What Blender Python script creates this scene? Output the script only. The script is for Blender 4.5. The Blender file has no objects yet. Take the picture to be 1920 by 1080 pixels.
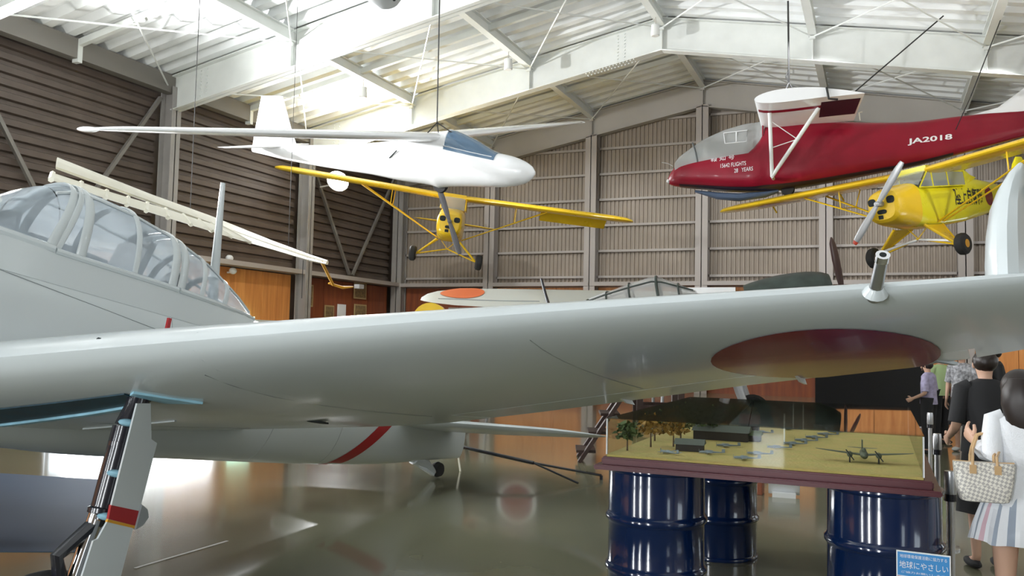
import bpy, bmesh, math, random
import numpy as np
from mathutils import Vector, Matrix
random.seed(7)
S = bpy.context.scene
COL = S.collection
PI = math.pi

# ------------------------------------------------------------------ camera
F_PX, YAW, PITCH, ROLL = 1599.207, 0.40625863, 0.06243502, 0.0216127
def cam_basis():
    f = Vector((-math.sin(YAW)*math.cos(PITCH), math.cos(YAW)*math.cos(PITCH), math.sin(PITCH)))
    r = Vector((math.cos(YAW), math.sin(YAW), 0)); u = r.cross(f)
    c, s = math.cos(ROLL), math.sin(ROLL)
    return c*r+s*u, -s*r+c*u, f
cd = bpy.data.cameras.new('camera'); co = bpy.data.objects.new('camera', cd); COL.objects.link(co)
_r, _u, _f = cam_basis()
co.matrix_world = Matrix(((_r.x,_u.x,-_f.x,0),(_r.y,_u.y,-_f.y,0),(_r.z,_u.z,-_f.z,1.6),(0,0,0,1)))
cd.sensor_width = 36; cd.lens = F_PX/1920*36; cd.clip_start = .05; cd.clip_end = 300
S.camera = co

# ------------------------------------------------------------------ light
S.view_settings.view_transform = 'Standard'; S.view_settings.look = 'None'
S.view_settings.gamma = 1; S.view_settings.use_curve_mapping = False
S.view_settings.exposure = 0.65
W = bpy.data.worlds.new('sky'); S.world = W; W.use_nodes = True
bg = W.node_tree.nodes['Background']; bg.inputs[0].default_value = (.86,.93,1,1); bg.inputs[1].default_value = 3.0
S.cycles.max_bounces = 8; S.cycles.diffuse_bounces = 4; S.cycles.glossy_bounces = 4; S.cycles.transparent_max_bounces = 12
S.cycles.sample_clamp_indirect = 6
S.cycles.caustics_reflective = False; S.cycles.caustics_refractive = False
def area(name, loc, aim, sx, sy, power, col=(1,1,1), spread=PI):
    d = bpy.data.lights.new(name, 'AREA'); d.shape = 'RECTANGLE'; d.size = sx; d.size_y = sy; d.energy = power; d.color = col; d.spread = spread
    o = bpy.data.objects.new(name, d); COL.objects.link(o); o.location = loc
    o.rotation_euler = (Vector(aim)-Vector(loc)).to_track_quat('-Z','Y').to_euler(); return o
def spot(name, loc, aim, power, ang, blend=.6, rad=.15, col=(.96,.98,1)):
    d = bpy.data.lights.new(name, 'SPOT'); d.energy = power; d.spot_size = ang; d.spot_blend = blend; d.shadow_soft_size = rad; d.color = col
    o = bpy.data.objects.new(name, d); COL.objects.link(o); o.location = loc
    o.rotation_euler = (Vector(aim)-Vector(loc)).to_track_quat('-Z','Y').to_euler(); return o
# daylight through the open hangar front behind the camera and through the glazed doors in the left wall
FRONT_GAPS=(-12.5,-7.3,-2.1)
for gx_ in FRONT_GAPS: area('front_daylight', (gx_,-8.85,2.5), (gx_,10,2.3), .6, 4.6, 320, (.93,.97,1))
area('side_daylight', (-17.2,16.5,.95), (-8,15,1.0), 4.2, 1.6, 260, (.95,.98,1))
# floodlights on the left wall columns, aimed up into the roof
FLOODS = [((-16.55,-.93,6.2),(-6.5,2,10.0),2600), ((-16.55,5.07,6.2),(-6.5,7,10.0),2600), ((-16.55,11.07,6.2),(-8.0,14,9.6),3400), ((-16.55,23.5,6.73),(-9.0,17.5,9.6),2600)]
for i, (l, a, p) in enumerate(FLOODS):
    v = (Vector(a)-Vector(l)).normalized()
    spot('flood_light', Vector(l)+v*.3, a, p, math.radians(120), .8, .18)
for i, y in enumerate((1,9,17)):
    spot('right_roof_fill', (5.6,y,5.9), (-2,y+1,10.0), 820, math.radians(120), .8, .2)  # added fill for the right roof slope, with no lamp standing there
# purlin lamps plus added fills without a body, on exhibits and end wall
PURLIN_SPOTS=[(2,21.4),(1,20.2),(3,22.2),(4,20.5),(5,21.5)]
for i_,y_ in PURLIN_SPOTS:
    x_=-17.40+i_*3.9674; z_=10.43-.18842*abs(i_-3)*3.9674-.56
    spot('spot_and_fill_light', (x_,y_,z_), (x_+(-1.5 if i_<3 else .0),29.3,2.6), 520, math.radians(76), .5, .10)
spot('spot_and_fill_light', (-11.5,15.5,8.5), (-17.4,21,2.8), 500, math.radians(60), .8, .1)  # added fill for the left wall plywood, hung from no purlin

# ------------------------------------------------------------------ helpers
def tag(o, label=None, cat=None, group=None, kind=None):
    if label: o['label'] = label
    if cat: o['category'] = cat
    if group: o['group'] = group
    if kind: o['kind'] = kind
    return o
MATS = {}
def mat(name, col, rough=.5, metal=0., var=0., vscale=4., bump=0., bscale=30., spec=.5, coat=0., emit=0., alpha=1., stretch=None, col2=None, detail=5):
    m = bpy.data.materials.new(name); m.use_nodes = True; nt = m.node_tree; b = nt.nodes['Principled BSDF']
    b.inputs['Base Color'].default_value = (*col,1); b.inputs['Roughness'].default_value = rough; b.inputs['Metallic'].default_value = metal
    b.inputs['Specular IOR Level'].default_value = spec; b.inputs['Coat Weight'].default_value = coat; b.inputs['Coat Roughness'].default_value = .06
    if emit: b.inputs['Emission Color'].default_value = (*col,1); b.inputs['Emission Strength'].default_value = emit
    tc = nt.nodes.new('ShaderNodeTexCoord'); mp = nt.nodes.new('ShaderNodeMapping'); nt.links.new(tc.outputs['Object'], mp.inputs[0])
    if stretch: mp.inputs['Scale'].default_value = stretch
    if var:
        n = nt.nodes.new('ShaderNodeTexNoise'); n.inputs['Scale'].default_value = vscale; n.inputs['Detail'].default_value = detail
        nt.links.new(mp.outputs[0], n.inputs['Vector'])
        r = nt.nodes.new('ShaderNodeValToRGB'); c2 = col2 or tuple(c*(1-var) for c in col); c1 = col if col2 else tuple(min(1,c*(1+var*.5)) for c in col)
        r.color_ramp.elements[0].position = .3; r.color_ramp.elements[0].color = (*c2,1); r.color_ramp.elements[1].position = .7; r.color_ramp.elements[1].color = (*c1,1)
        nt.links.new(n.outputs['Fac'], r.inputs[0]); nt.links.new(r.outputs[0], b.inputs['Base Color'])
        mr = nt.nodes.new('ShaderNodeMapRange'); mr.inputs[3].default_value = max(0,rough-.05); mr.inputs[4].default_value = rough+.07
        nt.links.new(n.outputs['Fac'], mr.inputs[0]); nt.links.new(mr.outputs[0], b.inputs['Roughness'])
    if bump:
        n = nt.nodes.new('ShaderNodeTexNoise'); n.inputs['Scale'].default_value = bscale; nt.links.new(mp.outputs[0], n.inputs['Vector'])
        bp = nt.nodes.new('ShaderNodeBump'); bp.inputs['Strength'].default_value = bump; bp.inputs['Distance'].default_value = .02
        nt.links.new(n.outputs['Fac'], bp.inputs['Height']); nt.links.new(bp.outputs[0], b.inputs['Normal'])
    if alpha < 1:
        t = nt.nodes.new('ShaderNodeBsdfTransparent'); mx = nt.nodes.new('ShaderNodeMixShader'); mx.inputs[0].default_value = alpha
        nt.links.new(t.outputs[0], mx.inputs[1]); nt.links.new(b.outputs[0], mx.inputs[2])
        nt.links.new(mx.outputs[0], nt.nodes['Material Output'].inputs[0])
    MATS[name] = m; return m

def lerp(a, b, t): return a+(b-a)*t
class MB:
    def __init__(s): s.v=[]; s.f=[]; s.mi=[]; s.cur=0
    def add(s, vs, fs):
        k=len(s.v); s.v += [tuple(v) for v in vs]; s.f += [tuple(i+k for i in f) for f in fs]; s.mi += [s.cur]*len(fs); return s
    def bx(s, x0,x1,y0,y1,z0,z1):
        v=[(x,y,z) for x in (x0,x1) for y in (y0,y1) for z in (z0,z1)]
        return s.add(v,[(0,1,3,2),(4,6,7,5),(0,4,5,1),(2,3,7,6),(0,2,6,4),(1,5,7,3)])
    def box(s, c, size, ax=None):
        c=Vector(c); X,Y,Z=ax or (Vector((1,0,0)),Vector((0,1,0)),Vector((0,0,1)))
        v=[c+X*(i*size[0]/2)+Y*(j*size[1]/2)+Z*(k*size[2]/2) for i in (-1,1) for j in (-1,1) for k in (-1,1)]
        return s.add(v,[(0,1,3,2),(4,6,7,5),(0,4,5,1),(2,3,7,6),(0,2,6,4),(1,5,7,3)])
    def beam(s, p, q, w, h, up=(0,0,1)):
        p,q=Vector(p),Vector(q); X=(q-p); L=X.length; X=X/L; Y=Vector(up).cross(X); Y=Y.normalized() if Y.length>1e-6 else Vector((0,1,0)); Z=X.cross(Y)
        return s.box((p+q)/2,(L,w,h),(X,Y,Z))
    def loft(s, rings, closed=True, capa=True, capb=True):
        n=len(rings[0]); k=len(s.v); fs=[]
        for i in range(len(rings)-1):
            for j in range(n if closed else n-1):
                a=i*n+j; b=i*n+(j+1)%n; fs.append((a,b,b+n,a+n))
        vs=[p for r in rings for p in r]
        if closed and capa: fs.append(tuple(range(n-1,-1,-1)))
        if closed and capb: fs.append(tuple((len(rings)-1)*n+j for j in range(n)))
        return s.add(vs,fs)
    def path(s, pts, r, n=8, flat=1.0, up=None, cap=True):
        pts=[Vector(p) for p in pts]; m=len(pts); rr=r if isinstance(r,(list,tuple)) else [r]*m
        rings=[]; ref=Vector(up) if up else None
        for i,p in enumerate(pts):
            t=(pts[min(i+1,m-1)]-pts[max(i-1,0)]).normalized()
            if ref is None: ref = Vector((0,0,1)) if abs(t.z)<.9 else Vector((1,0,0))
            a=(ref-t*ref.dot(t)); a=a.normalized() if a.length>1e-6 else t.orthogonal().normalized(); b=t.cross(a); ref=a
            rings.append([p+a*(rr[i]*flat*math.cos(2*PI*j/n))+b*(rr[i]*math.sin(2*PI*j/n)) for j in range(n)])
        return s.loft(rings,True,cap,cap)
    def tube(s, p, q, r, r2=None, n=10, flat=1., up=None): return s.path([p,q],[r,r if r2 is None else r2],n,flat,up)
    def lathe(s, prof, o=(0,0,0), ax=(0,0,1), n=24, cap=True):
        A=Vector(ax).normalized(); X=A.orthogonal().normalized(); Y=A.cross(X); o=Vector(o)
        return s.loft([[o+A*z+X*(r*math.cos(2*PI*j/n))+Y*(r*math.sin(2*PI*j/n)) for j in range(n)] for r,z in prof],True,cap,cap)
    def ell(s, c, rx, ry, rz, n=16, m=8, ax=None):
        c=Vector(c); X,Y,Z=ax or (Vector((1,0,0)),Vector((0,1,0)),Vector((0,0,1)))
        rings=[]
        for i in range(1,m):
            a=PI*i/m-PI/2
            rings.append([c+X*(rx*math.cos(a)*math.cos(2*PI*j/n))+Y*(ry*math.cos(a)*math.sin(2*PI*j/n))+Z*(rz*math.sin(a)) for j in range(n)])
        k=len(s.v); s.loft(rings,True,False,False); top=c+Z*rz; bot=c-Z*rz
        nv=len(s.v); s.v += [tuple(bot),tuple(top)]
        for j in range(n):
            s.f.append((nv,k+(j+1)%n,k+j)); s.f.append((nv+1,k+(m-2)*n+j,k+(m-2)*n+(j+1)%n)); s.mi += [s.cur]*2
        return s
    def build(s, name, mats, parent=None, angle=35, flip=False, origin=None, bevel=0):
        me=bpy.data.meshes.new(name); vs=[Vector(v) for v in s.v]
        if origin is not None: o0=Vector(origin); vs=[v-o0 for v in vs]
        if flip: vs=[Vector((v.x,-v.y,v.z)) for v in vs]
        me.from_pydata([tuple(v) for v in vs],[],s.f)
        ms=mats if isinstance(mats,(list,tuple)) else [mats]
        for m in ms: me.materials.append(m)
        if len(ms)>1: me.polygons.foreach_set('material_index', s.mi)
        bm=bmesh.new(); bm.from_mesh(me)
        bmesh.ops.recalc_face_normals(bm, faces=bm.faces)
        if bevel: bmesh.ops.bevel(bm, geom=bm.edges[:], offset=bevel, segments=2, affect='EDGES', clamp_overlap=True)
        bm.to_mesh(me); bm.free()
        me.polygons.foreach_set('use_smooth',[True]*len(me.polygons)); me.set_sharp_from_angle(angle=math.radians(angle))
        ob=bpy.data.objects.new(name, me); COL.objects.link(ob)
        if parent is not None: ob.parent=parent
        if origin is not None: ob.location=o0
        return ob
def empty(name, loc=(0,0,0), rz=0., M=None):
    o=bpy.data.objects.new(name,None); COL.objects.link(o); o.empty_display_size=.2
    if M is not None: o.matrix_world=M
    else: o.location=loc; o.rotation_euler=(0,0,rz)
    return o
def copy_obj(o, parent=None, **kw):
    c=o.copy(); COL.objects.link(c)
    if parent is not None: c.parent=parent
    return c

def pose(o, yaw, pit, roll=0.):
    """matrix of an aircraft frame: X aft, Y starboard, Z up (builders below give Y as port and flip it)"""
    a=Vector((math.sin(yaw)*math.cos(pit), math.cos(yaw)*math.cos(pit), -math.sin(pit)))
    n=Vector((math.cos(yaw),-math.sin(yaw),0)); u=n.cross(a)
    c,s_=math.cos(roll),math.sin(roll); n2=c*n+s_*u; u2=-s_*n+c*u
    M=Matrix.Identity(4)
    for i in range(3): M[i][0]=a[i]; M[i][1]=-n2[i]; M[i][2]=u2[i]; M[i][3]=o[i]
    return M
def spow(x,p): return math.copysign(abs(x)**p, x)
class Fus:
    """fuselage: stations (X, top, bottom, half width, exponent, mid)"""
    def __init__(s, st): s.st=[tuple(list(q)+[2.2,.5][len(q)-4:]) if len(q)<6 else tuple(q) for q in st]
    def at(s, X):
        st=s.st
        if X<=st[0][0]: return st[0][1:]
        if X>=st[-1][0]: return st[-1][1:]
        for i in range(len(st)-1):
            if st[i][0]<=X<=st[i+1][0]:
                h=st[i+1][0]-st[i][0]; t=(X-st[i][0])/h; o=[]
                for k in range(1,6):
                    p0,p1=st[i][k],st[i+1][k]; d=(p1-p0)/h
                    dl=(p0-st[i-1][k])/(st[i][0]-st[i-1][0]) if i>0 else d
                    dr=(st[i+2][k]-p1)/(st[i+2][0]-st[i+1][0]) if i<len(st)-2 else d
                    m0=0 if dl*d<=0 else 2*dl*d/(dl+d); m1=0 if dr*d<=0 else 2*dr*d/(dr+d)
                    t2,t3=t*t,t*t*t
                    o.append((2*t3-3*t2+1)*p0+(t3-2*t2+t)*h*m0+(-2*t3+3*t2)*p1+(t3-t2)*h*m1)
                return tuple(o)
    def pt(s, X, a, off=0.):
        zt,zb,w,e,mid=s.at(X); zm=zb+(zt-zb)*mid; c,sn=math.cos(a),math.sin(a)
        r=zt-zm if sn>=0 else zm-zb
        return Vector((X,(w+off)*spow(c,2/e),zm+(r+off)*spow(sn,2/e)))
    def side(s, X, Z, off=0.):
        zt,zb,w,e,mid=s.at(X); zm=zb+(zt-zb)*mid; r=(zt-zm) if Z>=zm else (zm-zb)
        q=min(.999,abs(Z-zm)/max(r,1e-6)); return w*(1-q**e)**(1/e)+off
    def mesh(s, mb, x0=None, x1=None, n=36, step=.15, capa=True, capb=True):
        x0=s.st[0][0] if x0 is None else x0; x1=s.st[-1][0] if x1 is None else x1
        xs=sorted(set([round(x0+(x1-x0)*i/max(2,int((x1-x0)/step)),4) for i in range(max(2,int((x1-x0)/step))+1)]+[q[0] for q in s.st if x0<q[0]<x1]))
        mb.loft([[s.pt(x,2*PI*j/n) for j in range(n)] for x in xs],True,capa,capb); return mb
    def patch(s, mb, fn, nu=12, nv=8, off=.003, side=1):
        """fn(u,v)->(X,Z) laid on the port (+1) or starboard (-1) side"""
        g=[]
        for i in range(nu+1):
            for j in range(nv+1):
                X,Z=fn(i/nu,j/nv); g.append((X,side*s.side(X,Z,off),Z))
        mb.add(g,[(i*(nv+1)+j,i*(nv+1)+j+1,(i+1)*(nv+1)+j+1,(i+1)*(nv+1)+j) for i in range(nu) for j in range(nv)]); return mb
def naca(x,t): return 5*t*(.2969*math.sqrt(max(x,0))-.126*x-.3516*x*x+.2843*x**3-.1015*x**4)
class Wing:
    """sections (Y, Xle, Xte, Z at leading edge, thickness, camber[, Z at trailing edge]) sorted by Y"""
    def __init__(s, sec): s.sec=[tuple(q)+((q[3],) if len(q)==6 else ()) for q in sec]
    def at(s, Y):
        q=s.sec; sg=1 if q[-1][0]>q[0][0] else -1
        for i in range(len(q)-1):
            if sg*q[i][0]<=sg*Y<=sg*q[i+1][0]:
                t=(Y-q[i][0])/(q[i+1][0]-q[i][0]); return [lerp(q[i][k],q[i+1][k],t) for k in range(1,7)]
        return list((q[0] if sg*Y<sg*q[0][0] else q[-1])[1:])
    def pt(s, Y, c, up, off=0.):
        xl,xt,z,t,cm,z2=s.at(Y); ch=xt-xl; y=naca(c,t)*ch; cz=cm*ch*4*c*(1-c)+(z2-z)*c
        return Vector((xl+c*ch, Y, z+cz+(y+off if up else -y-off)))
    def ptx(s, X, Y, up, off=0.):
        xl,xt=s.at(Y)[:2]; return s.pt(Y,min(1,max(0,(X-xl)/(xt-xl))),up,off)
    def ring(s, Y, c0, c1, n=14):
        cs=[c0+(c1-c0)*(.5-.5*math.cos(PI*i/n)) if c0==0 else c0+(c1-c0)*i/n for i in range(n+1)]
        return [s.pt(Y,c,True) for c in reversed(cs)]+[s.pt(Y,c,False) for c in (cs[1:] if c0==0 else cs)]
    def mesh(s, mb, ys, c0=0., c1=1., n=14): return mb.loft([s.ring(y,c0,c1,n) for y in ys])
def text_mesh(txt, bold=0.):
    c=bpy.data.curves.new('t','FONT'); c.body=txt; c.size=1; c.resolution_u=3; c.offset=bold
    o=bpy.data.objects.new('t',c); COL.objects.link(o); dg=bpy.context.evaluated_depsgraph_get(); dg.update()
    me=bpy.data.meshes.new_from_object(o.evaluated_get(dg)); 
    v=[tuple(q.co) for q in me.vertices]; f=[tuple(p.vertices) for p in me.polygons]
    bpy.data.objects.remove(o); bpy.data.curves.remove(c); bpy.data.meshes.remove(me)
    if not v: return [],[]
    x0=min(q[0] for q in v); x1=max(q[0] for q in v); y0=min(q[1] for q in v); y1=max(q[1] for q in v)
    return [((q[0]-x0)/(x1-x0),(q[1]-y0)/(y1-y0)) for q in v],f
def disc(mb, fn, rings=6, n=36):
    """round marking laid on a surface; fn(u,v) with u,v in the unit circle gives the point"""
    vs=[fn(0,0)]+[fn((k+1)/rings*math.cos(2*PI*j/n),(k+1)/rings*math.sin(2*PI*j/n)) for k in range(rings) for j in range(n)]
    fs=[(0,1+j,1+(j+1)%n) for j in range(n)]+[(1+k*n+j,1+(k+1)*n+j,1+(k+1)*n+(j+1)%n,1+k*n+(j+1)%n) for k in range(rings-1) for j in range(n)]
    return mb.add(vs,fs)
def put_text(mb, txt, fn, bold=0.):
    v,f=text_mesh(txt,bold); mb.add([fn(*q) for q in v],f); return mb

# ------------------------------------------------------------------ materials
M_zero=mat('pale_grey_paint',(.56,.61,.625),.26,bump=.03,bscale=2.5,coat=.25)
M_zdark=mat('shadow_grey',(.30,.33,.34),.35)  # skin grey with shadow put into its colour, for seams and fittings
M_hred=mat('hinomaru_red',(.20,.009,.016),.26,coat=.25)
M_stripe=mat('stripe_red',(.36,.015,.02),.4)
M_yel_line=mat('yellow_line',(.7,.35,.03),.5)
M_well=mat('teal_black_lining',(.012,.05,.075),.45,var=.5,vscale=9)
M_lblue=mat('light_blue_paint',(.30,.55,.68),.4,var=.2,vscale=8)
M_black=mat('black_gloss',(.012,.013,.02),.22,coat=.4)
M_tyre=mat('tyre_rubber',(.018,.018,.018),.75,bump=.2)
M_chrome=mat('chrome',(.8,.8,.82),.12,metal=1)
M_steel=mat('brushed_steel',(.55,.56,.58),.32,metal=1)
def haze_glass(name,col,haze):
    m=bpy.data.materials.new(name); m.use_nodes=True; nt=m.node_tree; b=nt.nodes['Principled BSDF']; b.inputs['Base Color'].default_value=(*col,1); b.inputs['Roughness'].default_value=.14
    tl=nt.nodes.new('ShaderNodeBsdfTranslucent'); tl.inputs[0].default_value=(*col,1); m1=nt.nodes.new('ShaderNodeMixShader'); m1.inputs[0].default_value=.5
    t=nt.nodes.new('ShaderNodeBsdfTransparent'); m2=nt.nodes.new('ShaderNodeMixShader'); m2.inputs[0].default_value=haze
    nt.links.new(b.outputs[0],m1.inputs[1]); nt.links.new(tl.outputs[0],m1.inputs[2]); nt.links.new(t.outputs[0],m2.inputs[1]); nt.links.new(m1.outputs[0],m2.inputs[2]); nt.links.new(m2.outputs[0],nt.nodes['Material Output'].inputs[0]); return m
M_glass=haze_glass('hazy_canopy_glass',(.80,.91,1.0),.47)
M_cubglass=mat('grey_cabin_glass',(.50,.56,.54),.12,alpha=.45)
def glass_mat(name,tint=(.96,.98,.98),rough=.02):
    m=bpy.data.materials.new(name); m.use_nodes=True; nt=m.node_tree; nt.nodes.remove(nt.nodes['Principled BSDF'])
    t=nt.nodes.new('ShaderNodeBsdfTransparent'); t.inputs[0].default_value=(*tint,1); g=nt.nodes.new('ShaderNodeBsdfGlossy'); g.inputs['Roughness'].default_value=rough
    lw=nt.nodes.new('ShaderNodeLayerWeight'); pw=nt.nodes.new('ShaderNodeMath'); pw.operation='POWER'; pw.inputs[1].default_value=4; f=nt.nodes.new('ShaderNodeMapRange'); f.inputs[3].default_value=.012; f.inputs[4].default_value=1.0; mx=nt.nodes.new('ShaderNodeMixShader')
    lw.inputs[0].default_value=.5; nt.links.new(lw.outputs['Facing'],pw.inputs[0]); nt.links.new(pw.outputs[0],f.inputs[0]); nt.links.new(f.outputs[0],mx.inputs[0]); nt.links.new(t.outputs[0],mx.inputs[1]); nt.links.new(g.outputs[0],mx.inputs[2]); nt.links.new(mx.outputs[0],nt.nodes['Material Output'].inputs[0]); return m
M_clear=glass_mat('clear_acrylic')
M_inside=mat('cockpit_dark',(.03,.035,.035),.8,spec=.1)
M_seat=mat('seat_grey',(.10,.11,.11),.6)
M_white=mat('white_gloss_paint',(.86,.87,.88),.22,coat=.4)
M_wgrey=mat('white_grey_trim',(.55,.57,.58),.35)
M_yel=mat('cub_yellow',(.86,.56,.02),.28,coat=.4,var=.04,vscale=3)
M_lem=mat('lemon_yellow',(.80,.72,.012),.28,coat=.4,var=.04,vscale=3)
M_red=mat('glider_crimson',(.25,.006,.022),.34,coat=.1,spec=.35,var=.12,vscale=2)
M_belly=mat('belly_shade_and_panel',(.03,.015,.025),.35)  # near-black for the painted belly shade and the wing's bare panel
M_skid=mat('skid_bluegrey',(.10,.14,.22),.45)
M_dgreen=mat('dark_green_camouflage',(.035,.05,.042),.45,var=.4,vscale=5)
M_brownprop=mat('dark_maroon_prop',(.05,.018,.018),.4)
M_pgrey=mat('grey_prop',(.42,.43,.44),.35,metal=.3)
M_dprop=mat('dark_grey_prop',(.10,.10,.11),.35)
M_redtip=mat('red_tip',(.6,.06,.03),.4)
M_roof=mat('roof_sheet_white',(.80,.82,.82),.4,var=.05,vscale=2)
M_frame=mat('white_steel_paint',(.74,.76,.73),.4,var=.06,vscale=2)
M_colm=mat('grey_column_paint',(.33,.31,.29),.5,var=.08,vscale=2)
M_gab=mat('taupe_rafter_paint',(.44,.415,.38),.5,var=.06,vscale=1)
M_eave=mat('eave_girder_paint',(.19,.175,.155),.5)
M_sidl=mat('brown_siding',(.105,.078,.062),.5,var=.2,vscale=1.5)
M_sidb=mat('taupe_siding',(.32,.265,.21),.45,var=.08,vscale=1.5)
M_ledge=mat('ledge_grey',(.40,.36,.33),.5)
M_ply=mat('orange_plywood',(.78,.34,.10),.4,var=.35,vscale=3,stretch=(3,3,.25),col2=(.58,.21,.055))
M_ply2=mat('redbrown_plywood',(.20,.055,.028),.4,var=.4,vscale=3,stretch=(3,3,.25),col2=(.30,.085,.03))
M_plaster=mat('low_wall_white',(.62,.63,.61),.6)
M_cable=mat('black_cable',(.02,.02,.02),.5)
M_rod=mat('white_rod',(.72,.74,.72),.4)
M_lampw=mat('white_lamp_body',(.75,.76,.74),.4)
M_floodglow=mat('flood_glass',(1,.98,.94),.3,emit=60)
M_cream=mat('cream_fabric',(.92,.89,.76),.5,var=.06,vscale=3)
M_creamd=mat('shaded_cream_fabric',(.84,.81,.68),.55)  # the cream fabric again, with shade put into its colour
M_drum=mat('drum_navy',(.004,.016,.065),.12,coat=.5,var=.15,vscale=3)
M_slab=mat('maroon_wood',(.085,.018,.024),.35,spec=.3,var=.3,vscale=4,stretch=(.3,4,4))
M_sand=mat('model_sand',(.52,.37,.12),.85,var=.25,vscale=9,bump=.3,bscale=60,col2=(.43,.36,.10))
M_leaf=[mat('model_leaf_green',(.06,.09,.02),.8,var=.4,vscale=20),mat('model_leaf_gold',(.30,.16,.02),.8,var=.4,vscale=20),mat('model_leaf_olive',(.13,.14,.03),.8,var=.4,vscale=20)]
M_trunk=mat('model_trunk',(.10,.06,.03),.8)
M_mgrey=mat('model_plane_grey',(.18,.21,.22),.5)
M_molive=mat('model_plane_olive',(.055,.065,.035),.5)
M_mroof=mat('model_roof',(.10,.11,.09),.8)
M_mdark=mat('model_dark_wall',(.03,.022,.018),.8)
M_mred=mat('model_red_roof',(.28,.05,.02),.8)
M_skin=mat('skin',(.62,.38,.27),.5)
M_hair=mat('dark_hair',(.018,.011,.009),.4)
M_cardi=mat('white_knit',(.80,.82,.86),.8,bump=.3,bscale=200)
M_skw=mat('skirt_white',(.80,.82,.86),.75)
M_skb=mat('skirt_greyblue',(.33,.38,.46),.75)
M_skp=mat('skirt_pink',(.62,.42,.48),.75)
M_strap=mat('tan_leather',(.55,.36,.18),.5)
M_clothk=mat('black_cloth',(.012,.012,.014),.8)
M_clothg=mat('grey_print_cloth',(.38,.38,.40),.8,var=.7,vscale=22)
M_clothp=mat('lilac_cloth',(.42,.38,.55),.8,var=.3,vscale=18)
M_clothgr=mat('lime_cloth',(.45,.60,.30),.8)
M_shoe=mat('white_shoe',(.7,.7,.68),.5)
M_stair=mat('dark_stair_wood',(.045,.022,.016),.45,var=.3,vscale=6)
M_signb=mat('sign_blue',(.03,.26,.62),.4)
M_signr=mat('sign_red',(.50,.02,.03),.4)
M_signw=mat('sign_white',(.85,.87,.88),.5)
M_pic=mat('picture_print',(.33,.24,.11),.5,var=.6,vscale=14,col2=(.14,.09,.05))
M_picf=mat('picture_frame',(.48,.36,.18),.5)
M_orange=mat('orange_disc',(.75,.16,.05),.4)
M_letter=mat('white_lettering',(.82,.82,.84),.5)
M_kanji=mat('black_lettering',(.02,.02,.02),.5)
def check_mat():
    m=mat('bag_check',(.72,.68,.60),.5); nt=m.node_tree; b=nt.nodes['Principled BSDF']
    tc=nt.nodes.new('ShaderNodeTexCoord'); mp=nt.nodes.new('ShaderNodeMapping'); mp.inputs['Rotation'].default_value=(0,.5,0)
    ck=nt.nodes.new('ShaderNodeTexChecker'); ck.inputs['Scale'].default_value=75; ck.inputs[1].default_value=(.74,.71,.64,1); ck.inputs[2].default_value=(.42,.40,.38,1)
    nt.links.new(tc.outputs['Object'],mp.inputs[0]); nt.links.new(mp.outputs[0],ck.inputs[0]); nt.links.new(ck.outputs[0],b.inputs['Base Color']); return m
M_bag=check_mat()
def floor_mat():
    m=mat('polished_floor',(.20,.195,.125),.13,var=.35,vscale=.35,spec=.5,coat=.3); return m
M_floor=floor_mat()

# ------------------------------------------------------------------ building
X0, CW = -17.40, 3.9674; XR = X0+6*CW; YF = [-6.93,-.93,5.07,11.07,17.07,23.07,29.07]
XC = [X0+i*CW for i in range(7)]
ZR, SL = 10.43, .18842                       # purlin underside at the ridge and roof slope
def zp(x): return ZR-SL*abs(x-XC[3])
def struct(name, mb, m, **k): return tag(mb.build(name,m,**k),kind='structure')
def ibeam_y(mb, x, y0, y1, z0, h, w, t=.03):  # beam along Y
    mb.bx(x-w/2,x+w/2,y0,y1,z0,z0+t); mb.bx(x-w/2,x+w/2,y0,y1,z0+h-t,z0+h); mb.bx(x-t/2,x+t/2,y0,y1,z0+t,z0+h-t)
floor=struct('floor', MB().bx(X0-1,XR+1,-9.5,30,-.2,0), M_floor)
# a pale tape line on the floor
MB().bx(-4.68,-4.655,4.45,5.35,0,.002).build('floor_tape',M_ledge,parent=floor)
ceil=tag(empty('ceiling',(0,0,0)),kind='structure')
# folded-plate roof: one formed rib sheet per 0.6 m of length, left and right slope share two meshes
def rib(sgn):
    xa,xb=(X0-.35,XC[3]) if sgn<0 else (XC[3],XR+.35)
    prof=[(0,0),(.11,0),(.2,.17),(.4,.17),(.49,0),(.6,0)]
    mb=MB(); rings=[]
    for x in (xa,xb):
        z=zp(x)+.31; rings.append([(x,p[0],z+p[1]) for p in prof]+[(x,p[0],z+p[1]+.02) for p in reversed(prof)])
    mb.loft(rings); return mb
rl=rib(-1).build('roof_sheet',M_roof,parent=ceil); rr=rib(1).build('roof_sheet',M_roof,parent=ceil)
y=-9.0; k=0
while y<29.5:
    for o in (rl,rr):
        if k==0: o.location.y=y
        else: c=copy_obj(o,ceil); c.location.y=y
    y+=.6; k+=1
# purlins along the hall, at every column line
for i,x in enumerate(XC):
    mb=MB(); z=zp(x)+(.0 if 0<i<6 else -.05); ibeam_y(mb,x,-9,29.2,z,.31,.2); mb.build('purlin',M_frame,parent=ceil)
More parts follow.
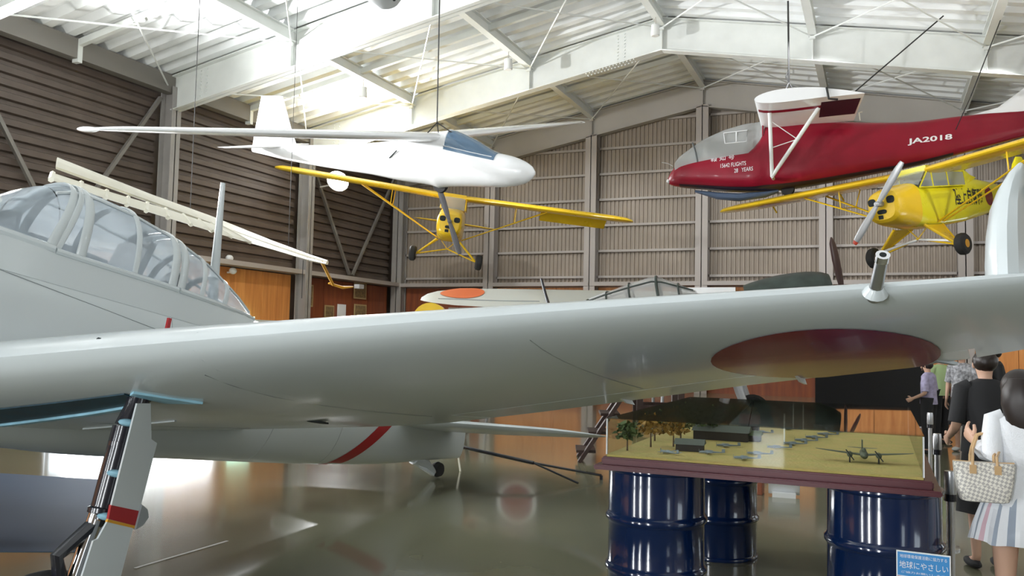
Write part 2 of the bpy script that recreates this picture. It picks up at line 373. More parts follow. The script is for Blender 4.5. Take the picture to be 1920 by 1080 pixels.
# light beams that carry the sheets half way between the frames
for a,b in zip(YF[:-1],YF[1:]):
    ym=(a+b)/2
    for s in (-1,1):
        mb=MB(); xe=X0 if s<0 else XR
        p=Vector((xe,ym,zp(xe)+.2)); q=Vector((XC[3],ym,ZR+.2)); mb.beam(p,q,.12,.16)
        mb.bx(xe-.05,xe+.14,ym-.06,ym+.06,zp(xe)-.25,zp(xe)+.16); mb.build('sheet_beam',M_frame,parent=ceil)
def rafter(y, m, bolts=False):
    r=empty('rafter',(0,0,0)); r.parent=ceil
    web,fl,tp,st=MB(),MB(),MB(),MB()
    for s in (-1,1):
        xe=X0+.1 if s<0 else XR-.1
        ze=zp(xe); zt,zb=.27,-.66
        web.loft([[(xe,y-.012,ze+zb),(xe,y+.012,ze+zb),(xe,y+.012,ze+zt),(xe,y-.012,ze+zt)],[(XC[3],y-.012,ZR+zb),(XC[3],y+.012,ZR+zb),(XC[3],y+.012,ZR+zt),(XC[3],y-.012,ZR+zt)]])
        for mbx,z0 in ((fl,zb),(tp,zt-.02)):
            mbx.loft([[(xe,y-.15,ze+z0),(xe,y+.15,ze+z0),(xe,y+.15,ze+z0+.025),(xe,y-.15,ze+z0+.025)],[(XC[3],y-.15,ZR+z0),(XC[3],y+.15,ZR+z0),(XC[3],y+.15,ZR+z0+.025),(XC[3],y-.15,ZR+z0+.025)]])
    for i in range(1,6):
        z=zp(XC[i]); st.bx(XC[i]-.012,XC[i]+.012,y-.14,y+.14,z-.64,z+.25); st.bx(XC[i]-.07,XC[i]+.07,y-.2,y-.13,z-.10,z-.02)
    web.build('web',m,parent=r); fl.build('flange',m,parent=r); tp.build('flange',m,parent=r); st.build('stiffener',m,parent=r)
    if bolts:
        b=MB()
        for xb in (XC[3]-1.30,XC[3]-1.10,XC[0]+1.0,XC[0]+1.2):
            for k in range(9): b.lathe([(.022,0),(.022,.03)],(xb,y-.012,zp(xb)-.58+.095*k),(0,-1,0),8)
        for xb in [XC[3]-2.2+.1*k for k in range(15)]:
            for dy in (-.1,.1): b.lathe([(.02,0),(.02,.03)],(xb,y+dy,zp(xb)-.66),(0,0,-1),8)
        b.build('bolts',m,parent=r)
    return r
for yf in YF[:-1]: rafter(yf,M_frame,yf in (11.07,17.07,23.07))
rafter(YF[-1],M_gab)
# roof cross bracing, white rods in each bay
for a,b in zip(YF[2:-1],YF[3:]):
    for i in range(6):
        for p,q in (((XC[i],a),(XC[i+1],b)),((XC[i],b),(XC[i+1],a))):
            MB().tube((p[0],p[1]+.12*(1 if q[1]>p[1] else -1),zp(p[0])-.02),(q[0],q[1]-.12*(1 if q[1]>p[1] else -1),zp(q[0])-.02),.022,n=6).build('brace_rod',M_rod,parent=ceil)
# walls: backing sheet, steel columns, siding pieces
LED=3.79
def column(wall, x, y, z1, along, m=M_colm, w=.32, d=.42):
    mb=MB(); t=.03
    if along=='y':   # column on a side wall: flanges face across the hall
        for xx in (x-d/2,x+d/2-t): mb.bx(xx,xx+t,y-w/2,y+w/2,0,z1)
        mb.bx(x-d/2,x+d/2,y-t/2,y+t/2,0,z1)
    else:
        for yy in (y-d/2,y+d/2-t): mb.bx(x-w/2,x+w/2,yy,yy+t,0,z1)
        mb.bx(x-t/2,x+t/2,y-d/2,y+d/2,0,z1)
    return mb.build('column',m,parent=wall)
# left wall: backing with the glazed door opening
DY0,DY1,DZ=14.2,18.9,1.8
wl=MB(); xa,xb=X0-.62,X0-.5
wl.bx(xa,xb,-9,DY0,0,8.6).bx(xa,xb,DY1,29.6,0,8.6).bx(xa,xb,DY0,DY1,DZ,8.6)
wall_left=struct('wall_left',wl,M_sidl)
for yf in YF: column(wall_left,X0-.02,yf,zp(X0)+.0,'y')
MB().bx(X0-.16,X0+.12,-9,29,8.02,8.5).build('eave_girder',M_eave,parent=wall_left)
def siding_board(L, z):
    mb=MB(); pr=[(0,0),(.075,.03),(.075,.17),(0,.2),(0,.29)]
    mb.loft([[(p[0],yy,z+p[1]) for p in pr]+[(-.03,yy,z+p[1]) for p in (pr[-1],pr[0])] for yy in (0,L)]); return mb
for bi,(a,b) in enumerate(zip(YF[:-1],YF[1:])):
    L=b-a-.36
    first=None
    for k in range(15):
        if first is None:
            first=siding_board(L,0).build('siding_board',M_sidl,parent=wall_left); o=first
        else: o=copy_obj(first,wall_left)
        o.location=(X0-.42,a+.18,LED+.02+k*.29)
    MB().bx(X0-.5,X0+.16,a+.16,b-.16,LED-.14,LED).build('ledge',M_ledge,parent=wall_left)
# V bracing on the left wall
for a,b in ((YF[3],YF[4]),(YF[5],YF[6]),(YF[1],YF[2])):
    ym=(a+b)/2
    for e in (a+.2,b-.2):
        MB().beam((X0-.2,ym+(.1 if e>ym else -.1),LED+.1),(X0-.2,e,7.9),.09,.09,(1,0,0)).build('wall_brace',M_eave,parent=wall_left)
# plywood lining below the ledge, sheet by sheet
def ply(wall, along, c, a, b, z0, z1, m, n):
    w=(b-a)/n
    for k in range(n):
        u0,u1=a+k*w+.006,a+(k+1)*w-.006; dd=.012*(k%2)
        mb=MB()
        if along=='y': mb.bx(c,c+.05+dd,u0,u1,z0,z1)
        else: mb.bx(u0,u1,c-.05-dd,c,z0,z1)
        mb.build('plywood_sheet',m,parent=wall)
ply(wall_left,'y',X0-.42,11.3,16.85,2.1,3.62,M_ply,4)
ply(wall_left,'y',X0-.42,17.3,22.85,2.1,3.62,M_ply,4)
ply(wall_left,'y',X0-.42,23.3,28.85,.9,3.62,M_ply2,4)
ply(wall_left,'y',X0-.42,-6.7,10.9,.9,3.62,M_ply,8)
MB().bx(X0-.45,X0-.2,21.0,29,0,.9).build('low_plaster',M_plaster,parent=wall_left)
MB().bx(X0-.46,X0-.3,11.3,22.9,2.02,2.1).build('lintel',M_plaster,parent=wall_left)
# glazed doors under the lintel: four leaves
d1=tag(empty('door_1',(X0-.5,DY0,0)),kind='structure')
nw=(DY1-DY0)/4
for k in range(4):
    fr=MB(); y0=k*nw+.02; y1=(k+1)*nw-.02
    fr.bx(0,.06,y0,y0+.07,.02,1.78).bx(0,.06,y1-.07,y1,.02,1.78).bx(0,.06,y0,y1,.02,.12).bx(0,.06,y0,y1,1.70,1.78).bx(0,.06,y0,y1,.98,1.03)
    f=fr.build('door_frame',M_steel,parent=d1); MB().bx(.025,.035,y0+.06,y1-.06,.1,1.72).build('pane',M_clear,parent=f)
# back wall
yb=29.45
wall_back=struct('wall_back', MB().loft([[(X0-.6,yb,0),(XR+.6,yb,0),(XR+.6,yb,8.45),(XC[3],yb,10.7),(X0-.6,yb,8.45)],[(X0-.6,yb+.12,0),(XR+.6,yb+.12,0),(XR+.6,yb+.12,8.45),(XC[3],yb+.12,10.7),(X0-.6,yb+.12,8.45)]]), M_sidb)
for i,x in enumerate(XC): column(wall_back,x,29.12,zp(x)-.6,'x',m=M_ledge if 0<i<6 else M_colm,w=.42,d=.4)
girts=[LED+.0]+[3.98+.93*k for k in range(7)]
def ribbed(xa,xb,z0,z1):
    mb=MB(); n=int(round((xb-xa)/.15)); p=(xb-xa)/n; pts=[]
    for k in range(n):
        x=xa+k*p; pts += [(x,0),(x+p*.35,0),(x+p*.45,.04),(x+p*.9,.04)]
    pts.append((xb,0))
    r0=[(x,yb-.02-d,z0) for x,d in pts]; r1=[(x,yb-.02-d,min(z1,zp(x)+.1)) for x,d in pts]
    return mb.loft([r0,r1],closed=False)
for i in range(6):
    xa,xb=XC[i]+.02,XC[i+1]-.02
    for k in range(len(girts)-1):
        if girts[k] < max(zp(xa),zp(xb)):
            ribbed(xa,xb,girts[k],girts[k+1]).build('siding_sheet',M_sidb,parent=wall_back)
    for g in girts[1:]:
        if g<min(zp(xa),zp(xb))+.1: MB().bx(xa+.15,xb-.15,yb-.16,yb-.06,g-.04,g+.04).build('girt',M_ledge,parent=wall_back)
        elif g<max(zp(xa),zp(xb)):
            xe=XC[3]-(ZR-g)/SL if i<3 else XC[3]+(ZR-g)/SL
            MB().bx(min(xe,xb) if i<3 else xa+.15, xb-.15 if i<3 else max(xe,xa+.3), yb-.16,yb-.06,g-.04,g+.04).build('girt',M_ledge,parent=wall_back)
    MB().bx(xa,xb,28.9,yb,LED-.16,LED-.02).build('ledge',M_ledge,parent=wall_back)
    ply(wall_back,'x',yb-.06,xa+.2,xb-.2,.9,3.6,M_ply2 if i<1 else M_ply,3)
    MB().bx(xa,xb,yb-.2,yb-.05,0,.9).build('low_lining',M_ply2,parent=wall_back)
# unseen right wall with windows added to let in daylight, and the open front
wr=MB(); xa,xb=XR+.5,XR+.62
wr.bx(xa,xb,-9,29.6,0,1.2).bx(xa,xb,-9,29.6,3.4,8.6)
ys=[-9]+[v for c in (-4,2,8,14,20,26) for v in (c-.9,c+.9)]+[29.6]
for a,b in zip(ys[::2],ys[1::2]): wr.bx(xa,xb,a,b,1.2,3.4)
wall_right=struct('wall_right',wr,M_sidb)
for yf in YF: column(wall_right,XR+.02,yf,zp(XR),'y')
for n,c in enumerate((-4,2,8,14,20,26)):
    w=MB(); w.bx(XR+.5,XR+.6,c-.9,c-.84,1.2,3.4).bx(XR+.5,XR+.6,c+.84,c+.9,1.2,3.4).bx(XR+.5,XR+.6,c-.03,c+.03,1.2,3.4).bx(XR+.5,XR+.6,c-.9,c+.9,1.2,1.27).bx(XR+.5,XR+.6,c-.9,c+.9,3.33,3.4)
    wn=tag(w.build('window_%d'%(n+1),M_steel),kind='structure'); MB().bx(XR+.54,XR+.55,c-.85,c+.85,1.25,3.35).build('pane',M_clear,parent=wn)
wf=MB(); ge=[X0-.6]+[v for c in FRONT_GAPS for v in (c-.32,c+.32)]+[XR+.6]
for a,b in zip(ge[::2],ge[1::2]): wf.bx(a,b,-9.1,-9,0,5)
wf.bx(X0-.6,XR+.6,-9.1,-9,5,8.6)
wf.loft([[(X0-.6,-9.1,8.6),(XR+.6,-9.1,8.6),(XC[3],-9.1,10.75)],[(X0-.6,-9,8.6),(XR+.6,-9,8.6),(XC[3],-9,10.75)]])
wall_front=struct('wall_front',wf,M_sidb)

# floodlights on the left wall columns
for i,(l,a,p) in enumerate(FLOODS):
    l=Vector(l); v=(Vector(a)-l).normalized(); s=v.cross(Vector((0,0,1))).normalized(); u=s.cross(v)
    fl=empty('floodlight',l)
    fl.matrix_world=Matrix(((v.x,s.x,u.x,l.x),(v.y,s.y,u.y,l.y),(v.z,s.z,u.z,l.z),(0,0,0,1)))
    tag(fl,['floodlight on the wall column nearest the open front','floodlight on the left wall column beside the camera','floodlight on the left wall column before the cream wing','lit floodlight glaring beneath the white glider on the left wall'][i],'lamp','wall floodlights')
    MB().lathe([(.06,-.30),(.14,-.26),(.20,-.10),(.36,.12),(.37,.16)],(0,0,0),(1,0,0),28).build('housing',M_lampw,parent=fl)
    MB().ell((.165,0,0),.05,.345,.345,24,10).build('lens',M_floodglow,parent=fl)
    inv=fl.matrix_world.inverted(); MB().path([inv@(l-v*.1),inv@Vector((X0+.2,l.y,l.z-.1))],.03).build('bracket',M_gab,parent=fl)
# little spot lamps hung under the purlins
for n,(x,yy,lab) in enumerate(((XC[2],21.4,'small white spot lamp under the second purlin from the ridge'),(XC[1],20.2,'small white spot lamp hanging above the white glider canopy'),(XC[3],22.2,'small white spot lamp under the ridge purlin'))):
    z=zp(x)+.0; t=tag(empty('spot_lamp',(x,yy,z)),lab,'lamp','purlin spot lamps')
    MB().lathe([(.012,-.2),(.012,0)]).build('stem',M_gab,parent=t)
    MB().lathe([(.05,-.2),(.11,-.22),(.12,-.5),(.1,-.52)],n=16).build('shade',M_lampw,parent=t)
for n,(yy,z,lab) in enumerate(((19.66,3.86,'small round white lamp on the wall ledge'),(19.83,3.5,'small round white lamp just below the wall ledge'))):
    t=MB(); t.ell((0,0,0),.1,.13,.1); t.bx(-.2,0,-.03,.03,-.07,-.02); tag(t.build('wall_lamp',M_lampw,origin=(0,0,0)),lab,'lamp').location=(X0-.12,yy,z)
# pictures pinned on the red-brown lining
for n,(yy,z,w,h,lab) in enumerate(((23.75,3.0,.55,.75,'tall framed print on the red-brown lining next to the column'),(26.9,3.36,.8,.62,'upper square print near the corner of the hall'),(26.95,2.6,.8,.5,'lower square print near the corner of the hall'),(25.0,2.5,.55,.45,'small brown print left of the white notice'),(25.75,2.52,.5,.55,'white notice on the red-brown lining'))):
    t=tag(empty('framed_print',(X0-.34,yy,z)),lab,'picture')
    MB().bx(0,.03,-w/2,w/2,-h/2,h/2).build('frame',M_picf if n<4 else M_signw,parent=t); MB().bx(.03,.036,-w/2+.05,w/2-.05,-h/2+.05,h/2-.05).build('print',M_pic if n<4 else M_signw,parent=t)
t=MB(); t.bx(0,.08,-.45,.45,-.12,.12); o=tag(t.build('exit_light',mat('exit_green',(.55,.95,.75),.4,emit=3.0)),'glowing pale green exit light at the end of the canopy','sign'); o.location=(X0-.26,20.5,2.06)
t=MB(); t.bx(-.9,.9,-.03,.03,-.5,.5); o=tag(t.build('notice_board',M_signw),'blank white board on the back wall behind the dark canopy','board'); o.location=(-5.25,28.885,3.05)

# ------------------------------------------------------------------ the grey fighter in the foreground
ZP=pose((-5.77858727,0.98144418,2.25461261),.13404061,.19585148)
zero=tag(empty('fighter_plane',M=ZP),'pale grey fighter plane with glazed canopy, its wing spanning the whole foreground','aeroplane')
FZ=Fus([(.95,.60,-.60,.58),(1.75,.63,-.66,.60),(2.4,.57,-.78,.585),(2.8,.50,-.82,.57,2.5),(3.5,.49,-.83,.55,2.5),(4.5,.48,-.78,.50,2.4),(5.05,.48,-.75,.46),(6.2,.42,-.68,.37),(7.1,.33,-.60,.27),(8.0,.20,-.48,.16),(8.62,.05,-.40,.07)])
def ZB(mb,name,m,parent=zero,**k): return mb.build(name,m,parent=parent,flip=True,**k)
fz=ZB(FZ.mesh(MB(),1.5,n=44,step=.12),'fuselage',M_zero)
ZB(FZ.mesh(MB(),.55,1.5,n=36),'engine_cowling',M_black)
hub=ZB(MB().lathe([(.02,0),(.12,.06),(.19,.22),(.21,.5)],(.05,0,0),(1,0,0),24),'propeller_hub',M_pgrey)
for a in (.5,.5+2*PI/3,.5+4*PI/3):
    d=Vector((0,math.cos(a),math.sin(a))); ZB(MB().path([Vector((.3,0,0))+d*r for r in (.1,.35,.8,1.2,1.42)],[.06,.09,.12,.10,.03],10,.25,up=(1,0,0)),'propeller_blade',M_dprop)
# wing
def wsec(sg): return [(sg*Y,xl,xt,-.577+.105*Y,t,.010,-.506+.08*Y) for Y,xl,xt,t in ((.35,1.95,4.86,.14),(1.74,2.06,4.82,.135),(2.47,2.12,4.70,.13),(3.4,2.21,4.30,.125),(4.08,2.28,3.98,.12),(4.82,2.37,3.62,.115),(5.37,2.45,3.40,.115),(5.6,2.48,3.31,.11),(5.92,2.51,3.08,.11))]
WP,WS=Wing(wsec(1)),Wing(wsec(-1))
def ysn(a,b,n): return [a+(b-a)*i/n for i in range(n+1)]
for w,sg,nm in ((WP,1,'port'),(WS,-1,'starboard')):
    mb=MB(); w.mesh(mb,[sg*q for q in ysn(.35,3.0,12)],0,1,18)
    w.mesh(mb,[sg*q for q in ysn(3.0,5.72,16)],0,.80,18); w.mesh(mb,[sg*q for q in ysn(5.72,5.92,2)],0,1,18)
    ZB(mb,'wing',M_zero)
    ZB(w.mesh(MB(),[sg*q for q in ysn(3.02,5.70,12)],.807,1,8),'aileron',M_zero)
# red disc under the port wing (and one on top of it)
cx,cy,rx,ry=3.07,5.24,.43,.38
for up,off in ((False,.003),(True,.003)):
    mb=MB(); n=40; vs=[]
    for k in range(8):
        for j in range(n): a=2*PI*j/n; vs.append(WP.ptx(cx+rx*(k+1)/8*math.cos(a)-(.0),cy+ry*(k+1)/8*math.sin(a),up,off))
    vs.append(WP.ptx(cx,cy,up,off)); fs=[]
    for k in range(7):
        for j in range(n): fs.append((k*n+j,k*n+(j+1)%n,(k+1)*n+(j+1)%n,(k+1)*n+j))
    for j in range(n): fs.append((8*n,j,(j+1)%n))
    mb.add(vs,fs); tag(ZB(mb,'red_disc',M_hred),'red disc painted on the wing')
# folded-up wing tip
FT=[(-.03,2.52,3.14,5.765,5.885),(.05,2.53,3.13,5.762,5.885),(.14,2.55,3.09,5.765,5.882),(.23,2.59,3.03,5.775,5.880),(.30,2.64,2.96,5.795,5.878),(.36,2.69,2.89,5.822,5.874),(.395,2.73,2.84,5.845,5.870),(.41,2.76,2.80,5.852,5.864)]
def tipring(h,x0,x1,ya,yb_):
    ch=x1-x0; r=[]; n=10; ym=(ya+yb_)/2; hf=(yb_-ya)/2
    for s_ in (1,-1):
        for i in (range(n,-1,-1) if s_>0 else range(1,n)):
            c=.5-.5*math.cos(PI*i/n); r.append((x0+ch*c, ym-s_*hf*naca(c,.1)/.05, .06+h))
    return r
ft=ZB(MB().loft([tipring(*q) for q in FT]),'folded_wing_tip',M_zero)
ZB(MB().loft([[(2.66,5.872,.36),(2.66,5.878,.24),(2.92,5.880,.24),(2.88,5.874,.35)],[(2.66,5.880,.36),(2.66,5.887,.24),(2.92,5.888,.24),(2.88,5.882,.35)]]),'tip_shade_patch',M_inside,parent=ft)  # dark patch painted on the tip for the shade on its underside
ZB(MB().lathe([(.016,-.03),(.02,-.02),(.02,.02),(.016,.03)],(2.75,5.80,.065),(1,0,0),10),'fold_hinge',M_dprop,parent=zero)
# pitot tube
pb=Vector((2.47,5.497,-.010)); pt_=Vector((2.36,5.53,.066)); pd=(pt_-pb).normalized()
px=ZB(MB().path([pb-pd*.03,pb+pd*.05,pt_-pd*.01],[.0185,.018,.0165],14),'pitot_tube',M_steel)
ZB(MB().lathe([(.036,-.006),(.03,.004),(.02,.018)],pb,pd,14),'collar',M_zero,parent=px)
ZB(MB().path([pt_-pd*.022,pt_],[.0195,.0195],14),'tip_ring',M_chrome,parent=px)
ZB(MB().path([pt_-pd*.001,pt_+pd*.0012],[.0095,.0095],12),'tube_bore',M_inside,parent=px)
# small wing fittings
g=WP.pt(2.42,.02,True,-.0); ZB(MB().lathe([(.022,-.01),(.022,.012)],g+Vector((-.005,0,-.03)),(-1,0,0),14),'gun_port',M_inside)
ZB(MB().beam((3.16,1.5,-.15),(3.16,1.5,.055),.02,.02),'gear_indicator_rod',M_stripe)
for X,Y in ((3.75,2.25),): 
    c=WP.ptx(X,Y,False,.004); ZB(MB().lathe([(.07,-.004),(.07,.004)],c,(0,0,1),18),'case_ejection_port',M_inside)
for Y in (4.15,5.08):
    c=WP.pt(Y,.98,False,.0); ZB(MB().loft([[c+Vector((-.14,s_*.006,.0)),c+Vector((-.02,s_*.006,-.018)),c+Vector((.08,s_*.006,-.012)),c+Vector((.02,s_*.006,.012))] for s_ in (-1,1)]),'aileron_hinge_bracket',M_zero)
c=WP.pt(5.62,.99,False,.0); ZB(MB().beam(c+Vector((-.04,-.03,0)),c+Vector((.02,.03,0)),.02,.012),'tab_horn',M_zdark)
# wheel well
def under(X,Y,off): return WP.ptx(X,Y,False,off)
def plate(pts,off,th,nx=8,ny=2):
    (a,b,c_,d)=pts; top,bot=[],[]
    for i in range(nx+1):
        for j in range(ny+1):
            u,v=i/nx,j/ny; X=lerp(lerp(a[0],b[0],u),lerp(d[0],c_[0],u),v); Y=lerp(lerp(a[1],b[1],u),lerp(d[1],c_[1],u),v)
            top.append(under(X,Y,off)); bot.append(under(X,Y,off+th))
    m=(ny+1); n=len(top); fs=[]
    for i in range(nx):
        for j in range(ny):
            q=(i*m+j,i*m+j+1,(i+1)*m+j+1,(i+1)*m+j); fs += [q,tuple(x+n for x in reversed(q))]
    edge=[i*m for i in range(nx+1)]+[nx*m+j for j in range(1,ny+1)]+[i*m+ny for i in range(nx-1,-1,-1)]+[j for j in range(ny-1,0,-1)]
    fs += [(edge[k],edge[(k+1)%len(edge)],edge[(k+1)%len(edge)]+n,edge[k]+n) for k in range(len(edge))]
    return MB().add(top+bot,fs)
well=ZB(plate([(2.46,.62),(2.43,2.28),(2.58,2.28),(2.80,.62)],.001,.006),'wheel_well',M_well)
ZB(plate([(2.81,.62),(2.60,2.12),(2.63,2.12),(2.85,.62)],.0,.02,8,1),'well_lip',M_lblue,parent=well)
ZB(plate([(2.44,2.31),(2.42,2.36),(2.70,2.50),(2.62,2.33)],.0,.012,4,1),'leg_door_hinge_panel',M_lblue,parent=well)
ZB(plate([(3.35,.62),(3.15,1.75),(3.165,1.75),(3.365,.62)],.0,.008,8,1),'flap_hinge_line',M_zero,parent=zero)
# main gear, port and starboard
for sg in (1,-1):
    lg=ZB(MB().path([(2.53,sg*2.27,-.38),(2.515,sg*2.27,-.52),(2.50,sg*2.26,-.62)],[.055,.052,.06],16).path([(2.50,sg*2.26,-.62),(2.48,sg*2.26,-1.04)],[.066,.066],18),'main_gear_leg',M_black)
    ZB(MB().tube((2.445,sg*2.26,-1.0),(2.40,sg*2.26,-1.32),.034,n=16),'oleo_piston',M_chrome,parent=lg)
    ZB(MB().lathe([(.05,-.02),(.066,-.01),(.066,.01),(.05,.02)],(2.495,sg*2.26,-.70),(0,0,1),18),'collar',M_black,parent=lg)
    ZB(MB().lathe([(.05,-.02),(.066,-.01),(.066,.01),(.05,.02)],(2.47,sg*2.26,-1.0),(0,0,1),18),'collar',M_black,parent=lg)
    ZB(MB().path([(2.47,sg*2.26,-1.03),(2.30,sg*2.26,-1.20),(2.38,sg*2.26,-1.40)],[.035,.03,.035],10),'torque_link',M_black,parent=lg)
    ZB(MB().ell((2.54,sg*2.26,-.40),.09,.07,.05,14,8),'pivot_casting',M_lblue,parent=lg)
    yy=sg*2.37
    out=[(2.44,-.51),(2.51,-.50),(2.555,-.66),(2.59,-.675),(2.575,-.96),(2.56,-1.06),(2.55,-1.27),(2.54,-1.55),(2.33,-1.55),(2.36,-1.26),(2.375,-1.12),(2.395,-1.11),(2.425,-1.03),(2.425,-.96),(2.435,-.66)]
    cv=ZB(MB().loft([[(x,yy-.006,z) for x,z in out],[(x,yy+.006,z) for x,z in out]]),'gear_leg_cover',M_zero,parent=zero)
    ZB(MB().loft([[(2.4215,yy-.008,-.965),(2.5755,yy-.008,-.985),(2.565,yy-.008,-1.05),(2.4235,yy-.008,-1.025)],[(2.4215,yy+.008,-.965),(2.5755,yy+.008,-.985),(2.565,yy+.008,-1.05),(2.4235,yy+.008,-1.025)]]),'red_band',M_stripe,parent=cv)
    ZB(MB().loft([[(2.4225,yy+s_*.0075,-1.026),(2.566,yy+s_*.0075,-1.05),(2.5655,yy+s_*.0075,-1.062),(2.420,yy+s_*.0075,-1.038)] for s_ in (-1,1)]),'yellow_line',M_yel_line,parent=cv)
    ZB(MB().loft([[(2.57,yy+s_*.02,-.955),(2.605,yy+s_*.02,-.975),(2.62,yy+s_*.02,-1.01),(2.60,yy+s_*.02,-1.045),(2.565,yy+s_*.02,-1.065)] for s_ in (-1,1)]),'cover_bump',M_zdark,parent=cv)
    for z in (-.60,-.83,-1.02): ZB(MB().ell((2.455,sg*2.32,z),.04,.05,.018,12,6),'cover_clip',M_lblue,parent=cv)
    wh=ZB(MB().lathe([(.17,-.08),(.26,-.085),(.30,-.05),(.31,0),(.30,.05),(.26,.085),(.17,.08)],(2.38,sg*2.16,-1.58),(0,1,0),28),'main_wheel',M_tyre)
    ZB(MB().lathe([(.03,-.09),(.17,-.075),(.17,.075),(.03,.09)],(2.38,sg*2.16,-1.58),(0,1,0),20),'wheel_rim',M_pgrey,parent=wh)
# tail: fin, tailplanes, wheel, stripe
ZB(MB().loft([[(x0+(x1-x0)*c,s_*naca(c,.09)*(x1-x0),z) for s_,c in [(1,c) for c in (1,.8,.55,.3,.12,.03,0)]+[(-1,c) for c in (.03,.12,.3,.55,.8)]] for x0,x1,z in ((7.2,8.75,.15),(7.55,8.78,.5),(7.85,8.75,.8),(8.1,8.65,.98),(8.3,8.5,1.05))]),'tail_fin',M_zero)
for sg in (1,-1):
    T=Wing([(sg*.1,7.0,8.25,-.12,.09,0),(sg*1.0,7.2,8.22,-.10,.09,0),(sg*1.8,7.4,8.1,-.075,.09,0),(sg*2.15,7.6,7.98,-.065,.08,0),(sg*2.27,7.75,7.88,-.06,.06,0)])
    ZB(T.mesh(MB(),[sg*q for q in ysn(.1,2.27,10)],0,1,10),'tailplane',M_zero)
tw=ZB(MB().path([(7.75,0,-.48),(8.0,0,-.52),(8.17,0,-.60)],[.07,.055,.035],10),'tail_wheel_leg',M_zero)
ZB(MB().lathe([(.03,-.04),(.075,-.045),(.09,0),(.075,.045),(.03,.04)],(8.24,0,-.565),(0,1,0),20),'tail_wheel',M_tyre,parent=tw)
ZB(MB().beam((7.7,.0,-.50),(8.16,.0,-.63),.05,.03),'tail_wheel_door',M_zero,parent=tw)
for sd in (1,-1):
    ZB(FZ.patch(MB(),lambda u,v:(lerp(6.17,6.37,u)+max(0,(lerp(-.70,-.20,v)+.70))*1.1,max(FZ.at(lerp(6.17,6.37,u)+max(0,(lerp(-.70,-.2,v)+.70))*1.1)[1]+.003,lerp(-.70,-.20,v))),8,16,.004,sd),'tail_stripe',M_stripe)
# canopy: hazy panes and frames
CR=[(2.32,.56),(2.55,.67),(2.79,.81),(2.93,.92),(3.11,1.0),(3.25,1.02),(3.59,1.0),(4.0,.925),(4.32,.83),(4.71,.66),(5.05,.50)]
def crz(x):
    for (a,za),(b,zb_) in zip(CR,CR[1:]):
        if a<=x<=b: return lerp(za,zb_,(x-a)/(b-a))
    return CR[0][1] if x<CR[0][0] else CR[-1][1]
def cw(x): 
    pts=[(2.3,.30),(2.6,.40),(2.95,.43),(3.9,.41),(4.4,.34),(4.8,.22),(5.06,.08)]
    for (a,va),(b,vb) in zip(pts,pts[1:]):
        if a<=x<=b: return lerp(va,vb,(x-a)/(b-a))
    return .05
def rail(x): return .46 if x<4.5 else lerp(.46,.47,(x-4.5)/.55)
def arch(x,a,off=0,slant=0):
    s_=math.sin(a); w=cw(x)+off; h=crz(x+slant*abs(s_))-rail(x)+off
    return Vector((x+slant*abs(s_),w*spow(math.cos(a),.8),rail(x)+max(.005,h)*abs(s_)**.8))
def glass(x0,x1,name,par):
    n=max(2,int((x1-x0)/.08)); return ZB(MB().loft([[arch(lerp(x0,x1,i/n),PI*j/20) for j in range(21)] for i in range(n+1)],closed=False),name,M_glass,parent=par,angle=60)
wsn=glass(2.36,2.98,'windscreen',zero)
ZB(MB().path([arch(2.95,PI*j/20,.004,.2) for j in range(21)],.011,8,3.2,up=(1,0,0)),'windscreen_frame',M_zero,parent=wsn)
for nm,a,b in (('sliding_hood',2.99,3.98),('fixed_canopy',4.0,5.0)):
    gl=glass(a,b,nm,zero)
    for x,sl in {'sliding_hood':((3.0,.2),(3.17,.05),(3.6,.0),(3.93,.03)),'fixed_canopy':((4.02,.03),(4.24,.04),(4.52,.05))}[nm]:
        ZB(MB().path([arch(x,PI*j/20,.005,sl) for j in range(21)],.010,8,3.6 if x in (3.17,3.93,4.02) else 2.4,up=(1,0,0)),'hoop',M_zero,parent=gl)
    for an in (.95,PI-.95):
        xs=ysn(a,b-.02,10); ZB(MB().path([arch(x,an,.004) for x in xs],.013,6),'stringer',M_zero,parent=gl)
    for sg in (1,-1):
        xs=ysn(a,b-.0,8); ZB(MB().path([(x,sg*(cw(x)+.012),rail(x)-.0) for x in xs],.024,8,1.0),'sill_rail',M_zero,parent=gl)
    ZB(MB().path([(x,-(cw(x)-.02),lerp(rail(x),crz(x),.42)) for x in ysn(a,b-.1,6)],.026,6),'canopy_rail',M_seat,parent=gl)  # far rail, its unlit look put into a dark colour
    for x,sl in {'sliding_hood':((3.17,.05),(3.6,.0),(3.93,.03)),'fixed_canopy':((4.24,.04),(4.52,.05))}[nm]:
        ZB(MB().path([arch(x,PI*j/20,-.012,sl) for j in range(11,21)],.010,8,3.2,up=(1,0,0)),'canopy_hoop',M_seat,parent=gl)  # dark bands lining the far hoops, shade put into their colour
for sg in (1,-1):
    xs=ysn(2.3,5.04,22); ZB(MB().loft([[(x,sg*(FZ.side(x,.24)+.003),.24),(x,sg*(max(cw(x)+.016,.06)),rail(x)+.012),(x,sg*(max(cw(x)-.02,.04)),rail(x)+.012),(x,sg*(FZ.side(x,.24)-.05),.24)] for x in xs]),'cockpit_coaming',M_zero)
for sg in (1,-1): ZB(MB().path([(2.33,sg*.25,.53),(2.62,sg*.40,.49),(2.98,sg*.435,.47)],.03,8),'windscreen_sill',M_zero)
ZB(MB().path([arch(2.50,PI*j/20,.004,.22) for j in range(21)],.010,8,2.4,up=(1,0,0)),'windscreen_post',M_zero)
ZB(MB().loft([[(3.72,-.2,.40),(3.72,.2,.40),(3.78,.2,.40),(3.78,-.2,.40)],[(3.82,-.2,.80),(3.82,.2,.80),(3.88,.2,.80),(3.88,-.2,.80)]]),'seat_back',M_seat)
